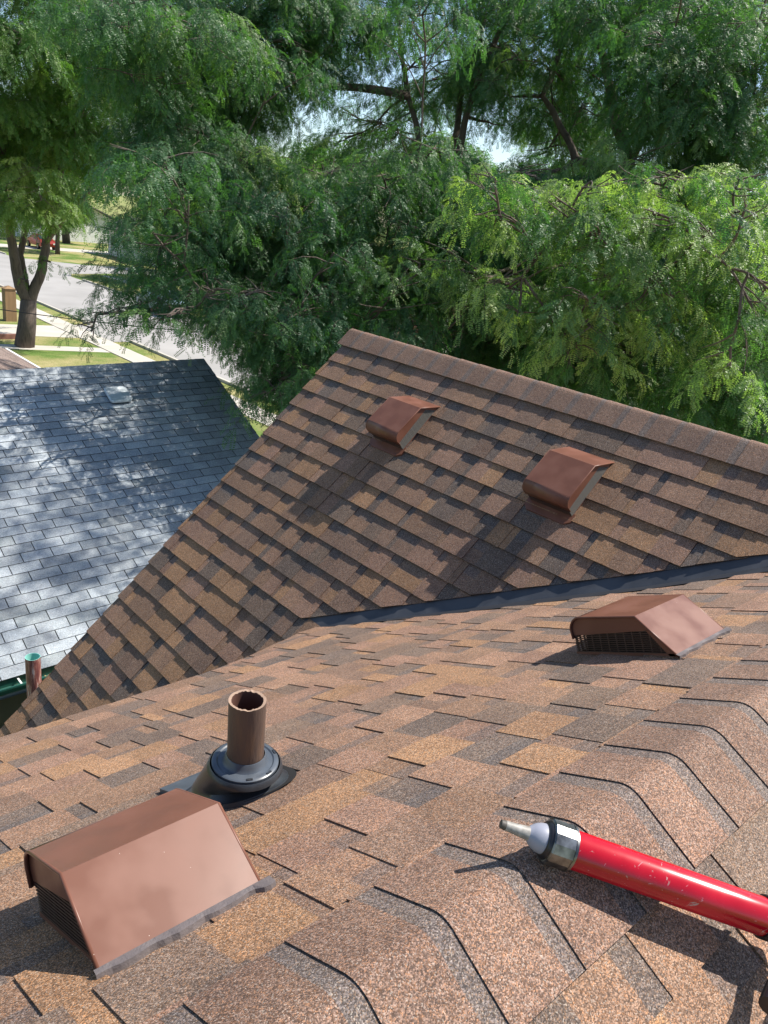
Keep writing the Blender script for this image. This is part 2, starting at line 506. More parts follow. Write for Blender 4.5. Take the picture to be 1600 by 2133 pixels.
# ------------------------------------------------------------------ our house
house = thing('house', (1.2, 1.0, 0), 'house under the camera, brown blended asphalt shingle roof with a steep cross gable', 'house')
VAL = [(0.0, 3.53), (.629, 3.226), (1.022, 2.958), (1.487, 2.72), (2.175, 2.439), (2.614, 2.308)]     # (s, x) valley edge of the far slope
EAV = [(-3.0, 2.30), (1.40, 2.312), (1.67, 2.359), (1.95, 2.477), (2.149, 2.563), (2.308, 2.614)]    # (x, s) lower edge of the far slope
def val_x(s):
    for (s0, x0), (s1, x1) in zip(VAL, VAL[1:]):
        if s <= s1 or (s1, x1) == VAL[-1]: return x0+(x1-x0)*(s-s0)/(s1-s0)
def hpM(v0):
    sa, sb = -v0, max(0, -v0-EXPO)
    xa, xb = val_x(sa), val_x(sb)
    k = (xb-xa)/(sb-sa) if sb != sa else 0         # x <= xa + k*(s-sa), s=-v
    hp = [(1, k, xa - k*sa)]
    if sa > 2.32:                                   # extra wedge rows towards the valley: s <= eave(x)
        for (x0, s0), (x1, s1) in zip(EAV[1:], EAV[2:]):
            if s0-.005 <= sa-.07 <= s1+.06 or (x1, s1) == EAV[-1]:
                kk = (s1-s0)/(x1-x0); hp.append((-kk, -1, s0-kk*x0)); break
    return hp
RM = MB()
pl = [(-1.6, 0), (-1.6, -2.29), (1.40, -2.30), (1.67, -2.345), (1.95, -2.465), (2.149, -2.55), (2.30, -2.605)] + [(x-.006, -s) for s, x in VAL[::-1][1:]]
RM.prism([FM.p(u, v, -.001) for u, v in pl], [FM.p(u, v, -.03) for u, v in pl], closed=True)
roof_m = RM.build('main_roof_slope', M_DK, house)
rows = [-2.30 + EXPO*i for i in range(16)]
rows = [r for r in rows if r < -.11]
lay(FM, rows, -1.45, 3.5, roof_m, hpM, 11, .0026, .38)
# wedge of short courses that rides up to the valley
lay(FM, [-2.30-EXPO*k for k in (1, 2, 3)], 1.35, 2.35, roof_m, hpM, 12, .0026, .38)
RN = MB()
pl = [(-1.6, -1.9), (3.6, -1.9), (3.6, 0), (-1.6, 0)]
RN.prism([FN.p(u, v, -.001) for u, v in pl], [FN.p(u, v, -.03) for u, v in pl], closed=True)
roof_n = RN.build('near_roof_slope', M_DK, house)
lay(FN, [-.147 - .1 - EXPO*i for i in range(5)], -.3, 2.6, roof_n, lambda v: [], 13, .0026, .35)
caps(Vector((0, YR, ZR)), Vector((1, 0, 0)), FM, FN, [.664-.155*6 + .155*i for i in range(24)], .155, .147, roof_m, 5)
# gable wing
VF = [(2.80, .238), (2.478, .483), (1.87, .926), (1.427, 1.24), (1.048, 1.54), (.47, 1.92)]   # (y, v) fold of the valley flashing
def vf(y):
    for (y0, v0), (y1, v1) in zip(VF, VF[1:]):
        if y >= y1 or (y1, v1) == VF[-1]: return v0+(v1-v0)*(y-y0)/(y1-y0)
VR, YG, YB = 2.1015, 4.30, .47
RC = MB()
pl = [(YG-.01, -2.28), (YG-.01, VR-.02), (YB, VR-.02), (YB, 1.93)] + VF[::-1][1:] + [(2.80, -2.28)]
RC.prism([FC.p(u, v, -.001) for u, v in pl], [FC.p(u, v, -.03) for u, v in pl], closed=True)
roof_c = RC.build('gable_roof_slope', M_DK, house)
UP = [(2.93, .236), (2.515, .537), (1.902, .984), (1.456, 1.302), (1.068, 1.594), (.47, 2.004)]      # shingle edge above the flashing
def hpC(v0):
    hp = [(1, 0, YG)]
    if v0 > .16:
        vv = v0+EXPO*.5
        for (y0, a), (y1, b) in zip(UP, UP[1:]):
            if vv <= b or (y1, b) == UP[-1]:
                k = (b-a)/(y1-y0); hp.append((k, -1, k*y0-a)); break      # v >= a+k(y-y0)
    elif v0 > .02: hp.append((-1, 0, -2.74))
    else: hp.append((-1, 0, -2.60))
    hp.append((0, 1, VR-.03)); hp.append((-1, 0, -YB))
    return hp
rowsC = [8.373*H - EXPO*i for i in range(60)]
rowsC = [r - 4.8145 + (VR-.293) for r in rowsC]
rowsC = [r for r in rowsC if r > -2.3]
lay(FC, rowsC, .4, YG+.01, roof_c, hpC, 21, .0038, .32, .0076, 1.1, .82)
# other side of the wing and its caps
XR, ZRC = 3.662, -.7513 + Z0
FD = Fr((XR, 0, ZRC), (0, 1, 0), (-cC, 0, sC)); FD.N = Vector((sC, 0, cC))
FCr = Fr((XR, 0, ZRC), (0, 1, 0), (cC, 0, sC)); FCr.N = FC.N
q = MB(); pl = [(YG-.01, -4.38), (YG-.01, -.02), (YB, -.02), (YB, -4.38)]
q.prism([FD.p(u, v, -.001) for u, v in pl], [FD.p(u, v, -.03) for u, v in pl], 0, (.25, .16, .12), True)
q.build('gable_roof_back_slope', M_SH, house, cols=True)
caps(Vector((XR, 0, ZRC)), Vector((0, -1, 0)), FCr, FD, [-4.335 + .1535*i for i in range(25)], .1535, .150, roof_c, 6, crest_r=.018, bk=.4, base=.021)
# valley flashing: painted strip on the gable slope, turned-down edge to the far slope with its shade painted in
q = MB()
upl = [(y, v+.012) for y, v in UP]
lo = [(2.788, .250)] + VF[1:]
for i in range(len(lo)-1):
    q.add([FC.p(*lo[i], .004), FC.p(*lo[i+1], .004), FC.p(upl[i+1][0], upl[i+1][1], .003), FC.p(upl[i][0], upl[i][1], .003)], [(0, 1, 2, 3)])
fl = q.build('valley_flashing', M_FLASH, house)
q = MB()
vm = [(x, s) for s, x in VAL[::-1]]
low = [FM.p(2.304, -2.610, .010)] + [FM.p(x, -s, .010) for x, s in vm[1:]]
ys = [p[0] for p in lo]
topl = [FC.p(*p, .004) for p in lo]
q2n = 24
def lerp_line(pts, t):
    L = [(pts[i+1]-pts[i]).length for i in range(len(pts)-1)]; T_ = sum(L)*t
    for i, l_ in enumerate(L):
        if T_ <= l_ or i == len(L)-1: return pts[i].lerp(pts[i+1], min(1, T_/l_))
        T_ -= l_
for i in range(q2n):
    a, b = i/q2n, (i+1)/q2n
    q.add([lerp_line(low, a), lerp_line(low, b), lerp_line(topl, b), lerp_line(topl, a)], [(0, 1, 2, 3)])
q.build('flashing_edge', M_FLASH_SHADE, fl)
# walls
q = MB(); zE = FM.p(0, -2.25, 0).z-.05
q.bb((-1.5, -1.0, 0), (2.2, YR+1.93, zE-.05)); q.bb((-1.5, -1.0, 0), (2.2, YR-.3, zE+.3))
q.build('wall', M_CREAM, house)
q = MB(); zw = FC.p(0, -2.2, 0).z-.12; x0 = FC.p(0, -2.2, 0).x+.3; x1 = 2*XR-x0
yA, yB = 1.0, YG-.22
pts = [(x0, zw), (x1, zw), (XR, ZRC-.12)]
q.bb((x0, yA, 0), (x1, yB, zw))
q.add([(x, yA, z) for x, z in pts]+[(x, yB, z) for x, z in pts], [(0, 1, 2), (3, 5, 4), (0, 3, 4, 1), (1, 4, 5, 2), (2, 5, 3, 0)])
q.build('gable_wall', M_CREAM, house)
q = MB()   # fascia boards along the rake and the eave
for (ua, va, ub, vb) in ((YG-.03, -2.28, YG-.03, VR-.02),):
    a, b = FC.p(ua, va, -.031), FC.p(ub, vb, -.031)
    q.add([a, b, b-Vector((0, 0, .16)), a-Vector((0, 0, .16))]+[x_-Vector((0, .02, 0)) for x_ in (a, b, b-Vector((0, 0, .16)), a-Vector((0, 0, .16)))],
          [(0, 1, 2, 3), (7, 6, 5, 4), (3, 2, 6, 7), (0, 4, 5, 1)])
q.build('rake_board', M_WHITE, house)
q = MB(); e0 = FM.p(-1.6, -2.27, -.032); e1 = FM.p(2.2, -2.27, -.032)
q.bb((e0.x, e0.y-.02, e0.z-.14), (e1.x, e0.y, e0.z)); q.build('eave_board', M_WHITE, house)

# ------------------------------------------------------------------ roof vents
def vent(F, u, v, wid, L, h, dr, label, flange=True, seal=False, h2=None, screen=None, d1=.33, fw_=.024):
    """slant-back vent; (u,v) = middle of the upslope edge of its base"""
    t = thing('roof_vent', F.p(u, v, .008), label, 'roof vent', 'brown slant-back roof vents')
    h2 = h2 or h; base = .010
    def pt(a, d, z): return F.p(u+a, v-d, z+base)
    r = min(.045, h*.36)
    prof = [(0, 0), (L*d1, h), (L-r, h2)]
    for k in range(1, 9):
        an = k/8*R_(82); prof.append((L-r+r*math.sin(an), h2-r+r*math.cos(an)))
    prof.append((L-.004, h2*.42))
    W2 = wid/2; th = .0025
    q = MB()
    outer = [[pt(s_*W2, d, z) for d, z in prof] for s_ in (-1, 1)]
    n = len(prof)
    q.add(outer[0]+outer[1], [(i, i+1, i+1+n, i+n) for i in range(n-1)])
    hood = q.build('hood', M_VENT, t)
    for k_, f_ in enumerate(hood.data.polygons): f_.use_smooth = k_ > 1
    md = hood.modifiers.new('sheet', 'SOLIDIFY'); md.thickness = th; md.offset = -1 if F.N.dot((outer[0][1]-outer[0][0]).cross(outer[1][0]-outer[0][0])) < 0 else 1
    # folded hem along both side edges
    for s_ in (-1, 1):
        q = MB(); q.tube([pt(s_*(W2+.001), d, z) for d, z in prof], .0035, 6); q.build('hem', M_VENT, t, smooth=True)
    band = .36
    for s_ in (-1, 1):
        q = MB(); W = s_*(W2-.004)
        # solid upper band of the side plate
        hb = h*(1-band)
        up_ = [(L*d1*(1-band)+.0, hb)] + [p_ for p_ in prof[1:-1]] + [(L-.004, min(h2*.5, hb))]
        top = [pt(W, d, z) for d, z in up_]; bot = [pt(W-s_*.003, d, z) for d, z in up_]
        q.prism(top, bot, closed=True)
        # slanted frame strip along the sloping edge and a foot strip
        q.prism([pt(W, 0, 0), pt(W, L*d1*(1-band), hb), pt(W, L*d1*(1-band)+.018, hb), pt(W, .030, 0)],
                [pt(W-s_*.003, 0, 0), pt(W-s_*.003, L*d1*(1-band), hb), pt(W-s_*.003, L*d1*(1-band)+.018, hb), pt(W-s_*.003, .030, 0)], closed=True)
        q.box(pt(W-s_*.0015, L*.5, .003), (.0015, L*.49, .004), (F.U, F.V, F.N))
        q.build('side_plate', M_VENT, t)
        # louvre screen
        q = MB(); Ws = s_*(W2-.006); sm = screen if (screen is not None and s_ == dr) else M_SCR
        nz = 13
        for k in range(nz):
            z = hb*(k+.5)/nz; dmin = L*d1*z/h+.012
            q.box(pt(Ws, (dmin+L-.006)/2, z), (.0014, (L-.006-dmin)/2, hb/nz*.2), (F.U, F.V, F.N))
        nd = 12
        for k in range(nd):
            d = L*.08+(L-.012-L*.08)*k/(nd-1); zt = min(hb, h*(d-.006)/(L*d1))
            if zt > .01: q.box(pt(Ws-s_*.002, d, zt/2), (.0014, .0018, zt/2), (F.U, F.V, F.N))
        q.build('louvre_screen', sm, t)
    # front screen (downslope side)
    q = MB(); zt = h2*.46
    for k in range(9): q.box(pt(0, L-.006, zt*(k+.5)/9), (W2-.008, .0012, zt/9*.2), (F.U, F.V, F.N))
    for k in range(15): q.box(pt(-W2+.012+(wid-.024)*k/14, L-.008, zt/2), (.0016, .0012, zt/2), (F.U, F.V, F.N))
    q.build('louvre_screen', M_SCR, t)
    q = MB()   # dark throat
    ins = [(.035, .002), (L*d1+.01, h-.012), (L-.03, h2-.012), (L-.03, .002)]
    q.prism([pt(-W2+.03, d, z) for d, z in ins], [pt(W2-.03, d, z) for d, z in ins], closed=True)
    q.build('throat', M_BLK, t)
    if flange:
        q = MB(); a = W2+fw_
        sh = [(-a, L-.02), (-a, L+.028), (-a+.03, L+.052), (a-.03, L+.052), (a, L+.028), (a, L-.02)]
        hh = lambda d: .0105
        q.prism([F.p(u+x, v-d, .0185) for x, d in sh], [F.p(u+x, v-d, .004) for x, d in sh])
        q.build('flange', M_VENT, t)
    if seal:
        rn = random.Random(int(u*100)); q = MB(); n = 26; W = W2+.004
        top = []; low_ = []
        for k in range(n+1):
            x = -W-.004+(2*W+.020)*k/n
            top.append((x, .003)); low_.append((x, -.006-.003*math.sin(k*.9+u*9)-rn.uniform(0, .003)-(.006 if k > n-3 else 0)))
        for k in range(n):
            A = [F.p(u+top[k][0], v-top[k][1], .019), F.p(u+top[k+1][0], v-top[k+1][1], .019), F.p(u+low_[k+1][0], v-low_[k+1][1], .0145), F.p(u+low_[k][0], v-low_[k][1], .0145)]
            q.add(A, [(0, 1, 2, 3)])
        for P_ in (low_,):
            for k in range(n): q.add([F.p(u+P_[k][0], v-P_[k][1], .0145), F.p(u+P_[k+1][0], v-P_[k+1][1], .0145), F.p(u+P_[k+1][0], v-P_[k+1][1], .004), F.p(u+P_[k][0], v-P_[k][1], .004)], [(0, 1, 2, 3)])
        q.build('sealant_bead', M_SEAL, t)
    return t
vent(FM, .450, -.334, .262, .292, .119, -1, 'large brown metal roof vent nearest the camera, beside the rusty pipe', seal=True, flange=False)
vent(FM, 2.090, -.340, .282, .345, .115, -1, 'brown metal roof vent with its dark louvre facing us, below the valley flashing', seal=True, flange=False)
vent(FC, (3.366+.235)*H, 3.075*H, .270, .368, .118, -1, 'brown roof vent on the steep gable, the lower one to the right', h2=.132, screen=M_SCRL, fw_=.008)
vent(FC, (5.455+.235)*H, 3.035*H, .270, .362, .118, -1, 'brown roof vent on the steep gable, farther one near the rake', h2=.132, screen=M_SCRL, fw_=.008)

# ------------------------------------------------------------------ soil pipe and its boot
bx, by = .8065, 1.160
bz = FM.p(bx, -(by-YR)/math.cos(P1), 0).z
pipe = thing('vent_pipe', (bx, by, bz), 'rusty steel plumbing pipe standing in a black rubber boot', 'vent pipe')
lean = Vector((-.012, -.006, .258)).normalized()
B0 = Vector((bx, by, bz))
rn = random.Random(4); seg = 56; rp = .0394
def ringz(c, r, ax=None, jit=0, seed=0):
    rr = random.Random(seed); a = Vector((1, 0, 0)); b = Vector((0, 1, 0))
    return [c + a*math.cos(2*math.pi*k/seg)*r + b*math.sin(2*math.pi*k/seg)*r + Vector((0, 0, rr.uniform(-jit, jit))) for k in range(seg)]
q = MB(); top = B0+lean*.258
q.loft([ringz(B0+lean*.03, rp), ringz(B0+lean*.15, rp), ringz(B0+lean*.246, rp), ringz(top, rp, jit=.0011, seed=3)], False)
q.loft([ringz(top, rp, jit=.0011, seed=3), ringz(top-Vector((0, 0, .001)), rp-.006, jit=.0018, seed=3)], False, 2)
q.loft([ringz(top-Vector((0, 0, .001)), rp-.006, jit=.0018, seed=3), ringz(B0+lean*.02, rp-.0065), ringz(B0+lean*.02, .001)], False, 1)
M_RIM = mat('pipe_cut_rim', (.30, .20, .14), .7)[0]
o = q.build('pipe', [M_RUST, M_RUSTIN, M_RIM], pipe); autosmooth(o, 50)
q = MB()      # skirt and flange
def oval(c0, du, dv, h, skew=0, pw=2.6):
    out = []
    for k in range(seg):
        an = 2*math.pi*k/seg; ca, sa = math.cos(an), math.sin(an)
        r_ = (abs(ca)**pw+abs(sa)**pw)**(-1/pw)
        out.append(FM.p(c0[0]+ca*r_*du, c0[1]-sa*r_*dv, h))
    return out
ringc = B0+lean*.096
c0 = (bx+.006, -(by-YR)/math.cos(P1)-.034)
R1 = ringz(ringc, .0755)
R2 = ringz(ringc-Vector((0, 0, .006)), .0805); R3 = ringz(ringc-Vector((0, 0, .014)), .082)
base_ = oval(c0, .092, .106, .034, pw=2.2); base2 = oval(c0, .099, .114, .0215, pw=2.3); base3 = oval(c0, .106, .122, .0190, pw=2.4); base4 = oval(c0, .108, .124, .004, pw=2.4)
mid1 = [a.lerp(b, .35) for a, b in zip(R3, base_)]
mid2 = [a.lerp(b, .7) for a, b in zip(R3, base_)]
q.loft([R1, R2, R3, mid1, mid2, base_, base2, base3, base4], False)
o = q.build('boot_skirt', M_RUB, pipe); autosmooth(o, 55)
q = MB()
z_ = lambda d: Vector((0, 0, d))
q.loft([ringz(ringc+z_(-.003), .072), ringz(ringc+z_(.003), .072), ringz(ringc+z_(.0055), .069), ringz(ringc+z_(.006), .062), ringz(ringc+z_(.0035), .059), ringz(ringc+z_(.0045), .050), ringz(ringc+z_(.012), .0445), ringz(ringc+z_(.021), .0425), ringz(ringc+z_(.0225), .0412)], False)
o = q.build('boot_collar', M_RUBT, pipe); autosmooth(o, 40)
for an in (-2.0, -1.3, -.2):
    q = MB(); c = ringc + Vector((math.cos(an)*.067, math.sin(an)*.067, .0062)); tt = Vector((-math.sin(an), math.cos(an), 0)); rr = Vector((math.cos(an), math.sin(an), 0))
    q.box(c, (.0065, .0024, .0012), (tt, rr, Vector((0, 0, 1)))); q.build('rivet', M_RUB, pipe)
q = MB(); pts = [(bx-.098, c0[1]-.09), (bx-.098, c0[1]-.185), (bx+.06, c0[1]-.185), (bx+.08, c0[1]-.09)]
q.prism([FM.p(a, b, .0195) for a, b in pts], [FM.p(a, b, .006) for a, b in pts]); q.build('boot_flange', M_RUBT, pipe)
q = MB(); pts = oval((c0[0]+.014, c0[1]+.004), .108, .124, .0165, pw=2.6)
q.add(pts, [tuple(range(seg))]); q.build('cutout_gap', M_BLK, pipe)

# ------------------------------------------------------------------ caulking gun
E0 = Vector((0, 0, Z0)) + ray(1176, 1763)*1.165
E1 = Vector((0, 0, Z0)) + ray(1600, 1913)*1.195
ax = (E1-E0).normalized()
s1 = ax.cross(Vector((0, 0, 1))).normalized(); s2 = s1.cross(ax).normalized()
gun = thing('caulking_gun', E0, 'red barrelled caulking gun with chrome end ring and white nozzle lying on the roof', 'caulking gun')
def gt(profile, seg, mt, name, smooth=True, rot=0, ang=40):
    q = MB(); rings = []
    for d, r_ in profile:
        rings.append([E0+ax*d+(s1*math.cos(2*math.pi*k/seg+rot)+s2*math.sin(2*math.pi*k/seg+rot))*r_ for k in range(seg)])
    q.loft(rings, True); o = q.build(name, mt, gun)
    if smooth: autosmooth(o, ang)
    return o
def red_mat():
    m_, t, p = mat('red_barrel_paint', (.45, .002, .012), .24)
    geo = t.nodes.new('ShaderNodeNewGeometry')
    n = N(t, 'ShaderNodeTexNoise', Scale=42, Detail=6, Roughness=.7, Distortion=.6); t.links.new(geo.outputs['Position'], n.inputs['Vector'])
    n2 = N(t, 'ShaderNodeTexNoise', Scale=13, Detail=3); t.links.new(geo.outputs['Position'], n2.inputs['Vector'])
    base = ramp(t, n2.outputs[0], [(.35, (.38, .002, .010)), (.65, (.50, .003, .016))])
    k = ramp(t, n.outputs[0], [(.635, (0, 0, 0)), (.66, (1, 1, 1))])
    c = mixc(t, base, (.42, .24, .22), k)
    n3 = N(t, 'ShaderNodeTexNoise', Scale=30, Detail=2); t.links.new(geo.outputs['Position'], n3.inputs['Vector'])
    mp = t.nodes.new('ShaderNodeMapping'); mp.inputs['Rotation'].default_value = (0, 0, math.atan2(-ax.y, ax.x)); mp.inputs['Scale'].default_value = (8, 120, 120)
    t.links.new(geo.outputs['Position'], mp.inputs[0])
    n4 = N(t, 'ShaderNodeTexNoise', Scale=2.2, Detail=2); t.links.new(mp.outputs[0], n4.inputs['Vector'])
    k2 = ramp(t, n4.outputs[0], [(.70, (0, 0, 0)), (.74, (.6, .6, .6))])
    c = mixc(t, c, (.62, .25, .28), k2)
    t.links.new(c, p.inputs['Base Color'])
    rr = ramp(t, n2.outputs[0], [(.3, (.17,)*3), (.7, (.32,)*3)]); t.links.new(rr, p.inputs['Roughness'])
    p.inputs['Coat Weight'].default_value = .15; p.inputs['Coat Roughness'].default_value = .1
    return m_
M_RED = red_mat()
M_CHR = noise_mat('worn_chrome', (.09, .09, .088), (.30, .30, .29), 60, .36, metal=1)
M_NOZ = mat('grey_white_nozzle_plastic', (.27, .28, .33), .45)[0]
M_TIP = noise_mat('dirty_nozzle', (.16, .145, .125), (.40, .38, .34), 80, .5)
M_BPL = mat('black_gun_frame', (.012, .012, .014), .35)[0]
gt([(0.004, .0270), (.006, .0285), (.40, .0285), (.402, .026)], 64, M_RED, 'barrel')
gt([(-.030, .0310), (-.028, .0336), (.004, .0336), (.006, .0330), (.0061, .028)], 14, M_CHR, 'end_ring', smooth=False, rot=.2)
gt([(.004, .0340), (.0075, .0343), (.0085, .0330), (.0087, .028)], 64, M_CHR, 'ring_lip')
gt([(-.036, .0235), (-.0345, .0262), (-.0305, .0285), (-.029, .0290)], 48, M_BPL, 'gasket')
gt([(-.064, .0085), (-.060, .0105), (-.055, .0150), (-.049, .0188), (-.042, .0212), (-.036, .0222), (-.034, .0222)], 48, M_NOZ, 'nozzle_base', ang=60)
gt([(-.099, .0062), (-.096, .0072), (-.080, .0083), (-.066, .0096), (-.060, .0106)], 32, M_TIP, 'nozzle', ang=60)
gt([(-.1045, .0046), (-.104, .0063), (-.097, .0073), (-.0965, .0070)], 24, mat('dark_sealant_tip', (.07, .06, .05), .6)[0], 'nozzle_tip')
# black frame, grip and trigger at the rear
q = MB()
c_ = E0+ax*((E1-E0).length+.006)
rings = []
for d, r_ in ((-.018, .031), (-.016, .0325), (.006, .0325), (.010, .026), (.03, .019)):
    rings.append([c_+ax*d+(s1*math.cos(2*math.pi*k/32)+s2*math.sin(2*math.pi*k/32))*r_ for k in range(32)])
q.loft(rings, True)
q.tube([c_+ax*.0, c_+ax*.20], .004, 10)
o = q.build('rear_frame', M_BPL, gun); autosmooth(o, 40)
dn = (Vector((0, 0, Z0)) + ray(1606, 2140)*1.06 - (c_+ax*.03)); dn = dn.normalized()
q = MB()
q.tube([c_+ax*.022, c_+ax*.032+dn*.04, c_+ax*.034+dn*.09, c_+ax*.024+dn*.150], [.015, .0135, .0145, .016], 16)
o = q.build('grip', M_BPL, gun); autosmooth(o, 60)
q = MB(); tr = -ax
q.tube([c_+ax*.045+dn*.012, c_+ax*.075+dn*.04, c_+ax*.080+dn*.07, c_+ax*.070+dn*.105], [.006, .005, .005, .004], 12)
o = q.build('trigger', M_BPL, gun); autosmooth(o, 60)

# ------------------------------------------------------------------ neighbour house with grey tab roof
GU = Vector((.9994, -.0058, .0335)); GV = Vector((-.0098, .8946, .4467)); GO = Vector((3.145, 10.171, -2.441+Z0))
FG = Fr(GO, GU, GV); TW, TE = .305, .127
nb = thing('neighbour_house', (3, 9, 0), 'neighbouring house with blue-grey tab shingle roof and green gutter', 'house')
UL, UR_, VT, VB = -9.0, 9.22, 2.1*TE, -32.0*TE
q = MB(); pl = [(UL*TW, VB+.01), (UR_*TW-.005, VB+.01), (UR_*TW-.005, VT), (UL*TW, VT)]
q.prism([FG.p(u, v, -.001) for u, v in pl], [FG.p(u, v, -.03) for u, v in pl], closed=True)
groof = q.build('grey_roof_slope', M_DK, nb)
rn = random.Random(77); tabs = []
for r in range(-1, 32):
    vtop = -r*TE; v0 = vtop-TE                         # butt at v0
    off = 0 if r % 2 == 0 else .5
    k = math.floor(UL)-1
    while k+off < UR_:
        a = (k+off)*TW+.0045; b = (k+off+1)*TW-.0045
        a = max(a, UL*TW); b = min(b, UR_*TW)
        if b-a > .01: tabs.append((r, a, b, v0))
        k += 1
def tabmesh(q, a, b, v0, rn):
    hB = lambda v: .0135-.0085*(v-v0)/TE
    g = rn.choice((.27, .295, .31, .32, .34, .25)); c = (g*1.08, g*1.18, g*1.27)
    if rn.random() < .06: c = (g*.88, g*.97, g*1.02)
    j = (rn.uniform(-.0012, .0012), rn.uniform(-.0012, .0012))
    pl = [(a, v0+j[0]), (b, v0+j[1]), (b, v0+TE+.012), (a, v0+TE+.012)]
    q.prism([FG.p(x, y, hB(y)) for x, y in pl], [FG.p(x, y, hB(y)-.0085) for x, y in pl], 0, c, edge=(.035, .04, .05))
# the ones that show largest first
def vis(t_):
    r, a, b, v0 = t_
    P = FG.p((a+b)/2, v0, 0)-Vector((0, 0, Z0))
    x = 800+FPX*P.dot(CR)/P.dot(fw); y = 1066.5-FPX*P.dot(CU)/P.dot(fw)
    ins = x > -40 and (x < 735+25-(y-690)*.885+40)
    return (0 if ins else 1, P.length)
tabs.sort(key=vis)
rest = MB()
for i, t_ in enumerate(tabs):
    if i < 299:
        q = MB(); tabmesh(q, *t_[1:], rn); q.build('shingle', M_GR, groof, cols=True)
    else: tabmesh(rest, *t_[1:], rn)
rest.build('shingle_field', M_GR, groof, cols=True, kind='stuff')
# ridge caps
FGb = Fr(GO+GV*0, GU, -GV); gb = Vector((0, .8946, -.4467)).normalized()
RG = FG.p(0, VT, 0)
for k in range(int((UR_-UL)*TW/.135)+1):
    a = UL*TW+k*.135; b = min(a+.150, UR_*TW)
    if b-a < .03: continue
    q = MB(); g = rn.uniform(.26, .34); c = (g*1.08, g*1.18, g*1.27)
    A = [FG.p(a, VT-.150, .016), FG.p(b, VT-.150, .012), FG.p(b, VT-.01, .014), FG.p(a, VT-.01, .018)]
    Bq = [p_-FG.N*.006 for p_ in A]
    q.prism(A, Bq, 0, c)
    C2 = [A[3], A[2], A[2]+gb*.14, A[3]+gb*.14]; q.add(C2, [(0, 1, 2, 3)], 0, c)
    q.build('ridge_cap', M_GR, groof, cols=True)
q = MB(); A = [FG.p(UL*TW, VT, -.001), FG.p(UR_*TW, VT, -.001)]; A += [A[1]+gb*4.2, A[0]+gb*4.2]
q.add(A, [(0, 1, 2, 3)], 0, (.2, .22, .24)); q.build('grey_roof_back_slope', M_GR, nb, cols=True)
# gutter, fascia, walls
ev = lambda u, dy, dz: FG.p(u, VB, 0)+Vector((0, dy, dz))
gut = MB(); ua, ub = UL*TW-.05, UR_*TW+.03
prof = [(.015, -.01), (.015, -.085), (-.02, -.10), (-.075, -.10), (-.10, -.075), (-.105, -.035), (-.118, -.03), (-.118, -.015), (-.100, -.018)]
pa = [ev(ua, y, z) for y, z in prof]; pb = [ev(ub, y, z) for y, z in prof]
n = len(prof); gut.add(pa+pb, [(i, i+1, i+1+n, i+n) for i in range(n-1)])
g_ = gut.build('gutter', M_GUTG, nb); md = g_.modifiers.new('sheet', 'SOLIDIFY'); md.thickness = .002
q = MB(); rr = random.Random(8)
for k in range(420):
    u_ = rr.uniform(ua, ub); c = ev(u_, rr.uniform(-.095, .0), rr.uniform(-.085, -.055))
    a_ = Vector((rr.uniform(-1, 1), rr.uniform(-1, 1), rr.uniform(-.3, .3))).normalized(); b_ = a_.cross(Vector((0, 0, 1))).normalized()
    s_ = rr.uniform(.008, .02)
    q.add([c-a_*s_-b_*s_*.4, c+a_*s_-b_*s_*.4, c+a_*s_+b_*s_*.4, c-a_*s_+b_*s_*.4], [(0, 1, 2, 3)], 0)
q.build('leaf_litter', noise_mat('dry_leaves', (.35, .27, .10), (.52, .45, .22), 60, .8), nb, kind='stuff')
for k in range(8):
    u_ = ub-.35-k*.62; q = MB(); q.box(ev(u_, -.052, -.022), (.008, .062, .003)); q.build('gutter_hanger', M_WHITE, nb)
q = MB(); A = [ev(ua, .018, -.02), ev(ub, .018, -.02)]; q.add([A[0], A[1], A[1]-Vector((0, 0, .17)), A[0]-Vector((0, 0, .17))]+[p_+Vector((0, .02, 0)) for p_ in (A[0], A[1], A[1]-Vector((0, 0, .17)), A[0]-Vector((0, 0, .17)))], [(3, 2, 1, 0), (4, 5, 6, 7), (3, 7, 6, 2)])
q.build('fascia', M_FASC, nb)
yw = ev(0, .30, 0).y; zt = ev(UR_*TW, 0, -.16).z
xr_ = UR_*TW+GO.x-.25; xl_ = UL*TW+GO.x+.1
for k in range(17):
    q = MB(); z0 = zt-.02-k*.2
    if z0-.2 < 0: break
    q.add([(xl_, yw-.004, z0), (xr_, yw-.004, z0), (xr_, yw-.022, z0-.198), (xl_, yw-.022, z0-.198), (xl_, yw, z0-.2), (xr_, yw, z0-.2)], [(0, 3, 2, 1), (3, 4, 5, 2)])
    q.build('siding_board', M_OLIVE, nb)
q = MB(); q.bb((xl_, yw, 0), (xr_, yw+7.2, zt-.02)); rz = RG.z-.12; ry = RG.y
q.add([(xr_, yw, zt-.02), (xr_, yw+7.2, zt-.02), (xr_, ry, rz), (xl_, yw, zt-.02), (xl_, yw+7.2, zt-.02), (xl_, ry, rz)], [(0, 1, 2), (5, 4, 3)])
q.build('wall', M_OLIVE, nb)
q = MB(); q.add([ev(ua, 0, -.19), ev(ub, 0, -.19), ev(ub, .32, -.19), ev(ua, .32, -.19)], [(0, 1, 2, 3)]); q.build('soffit', M_FASC, nb)
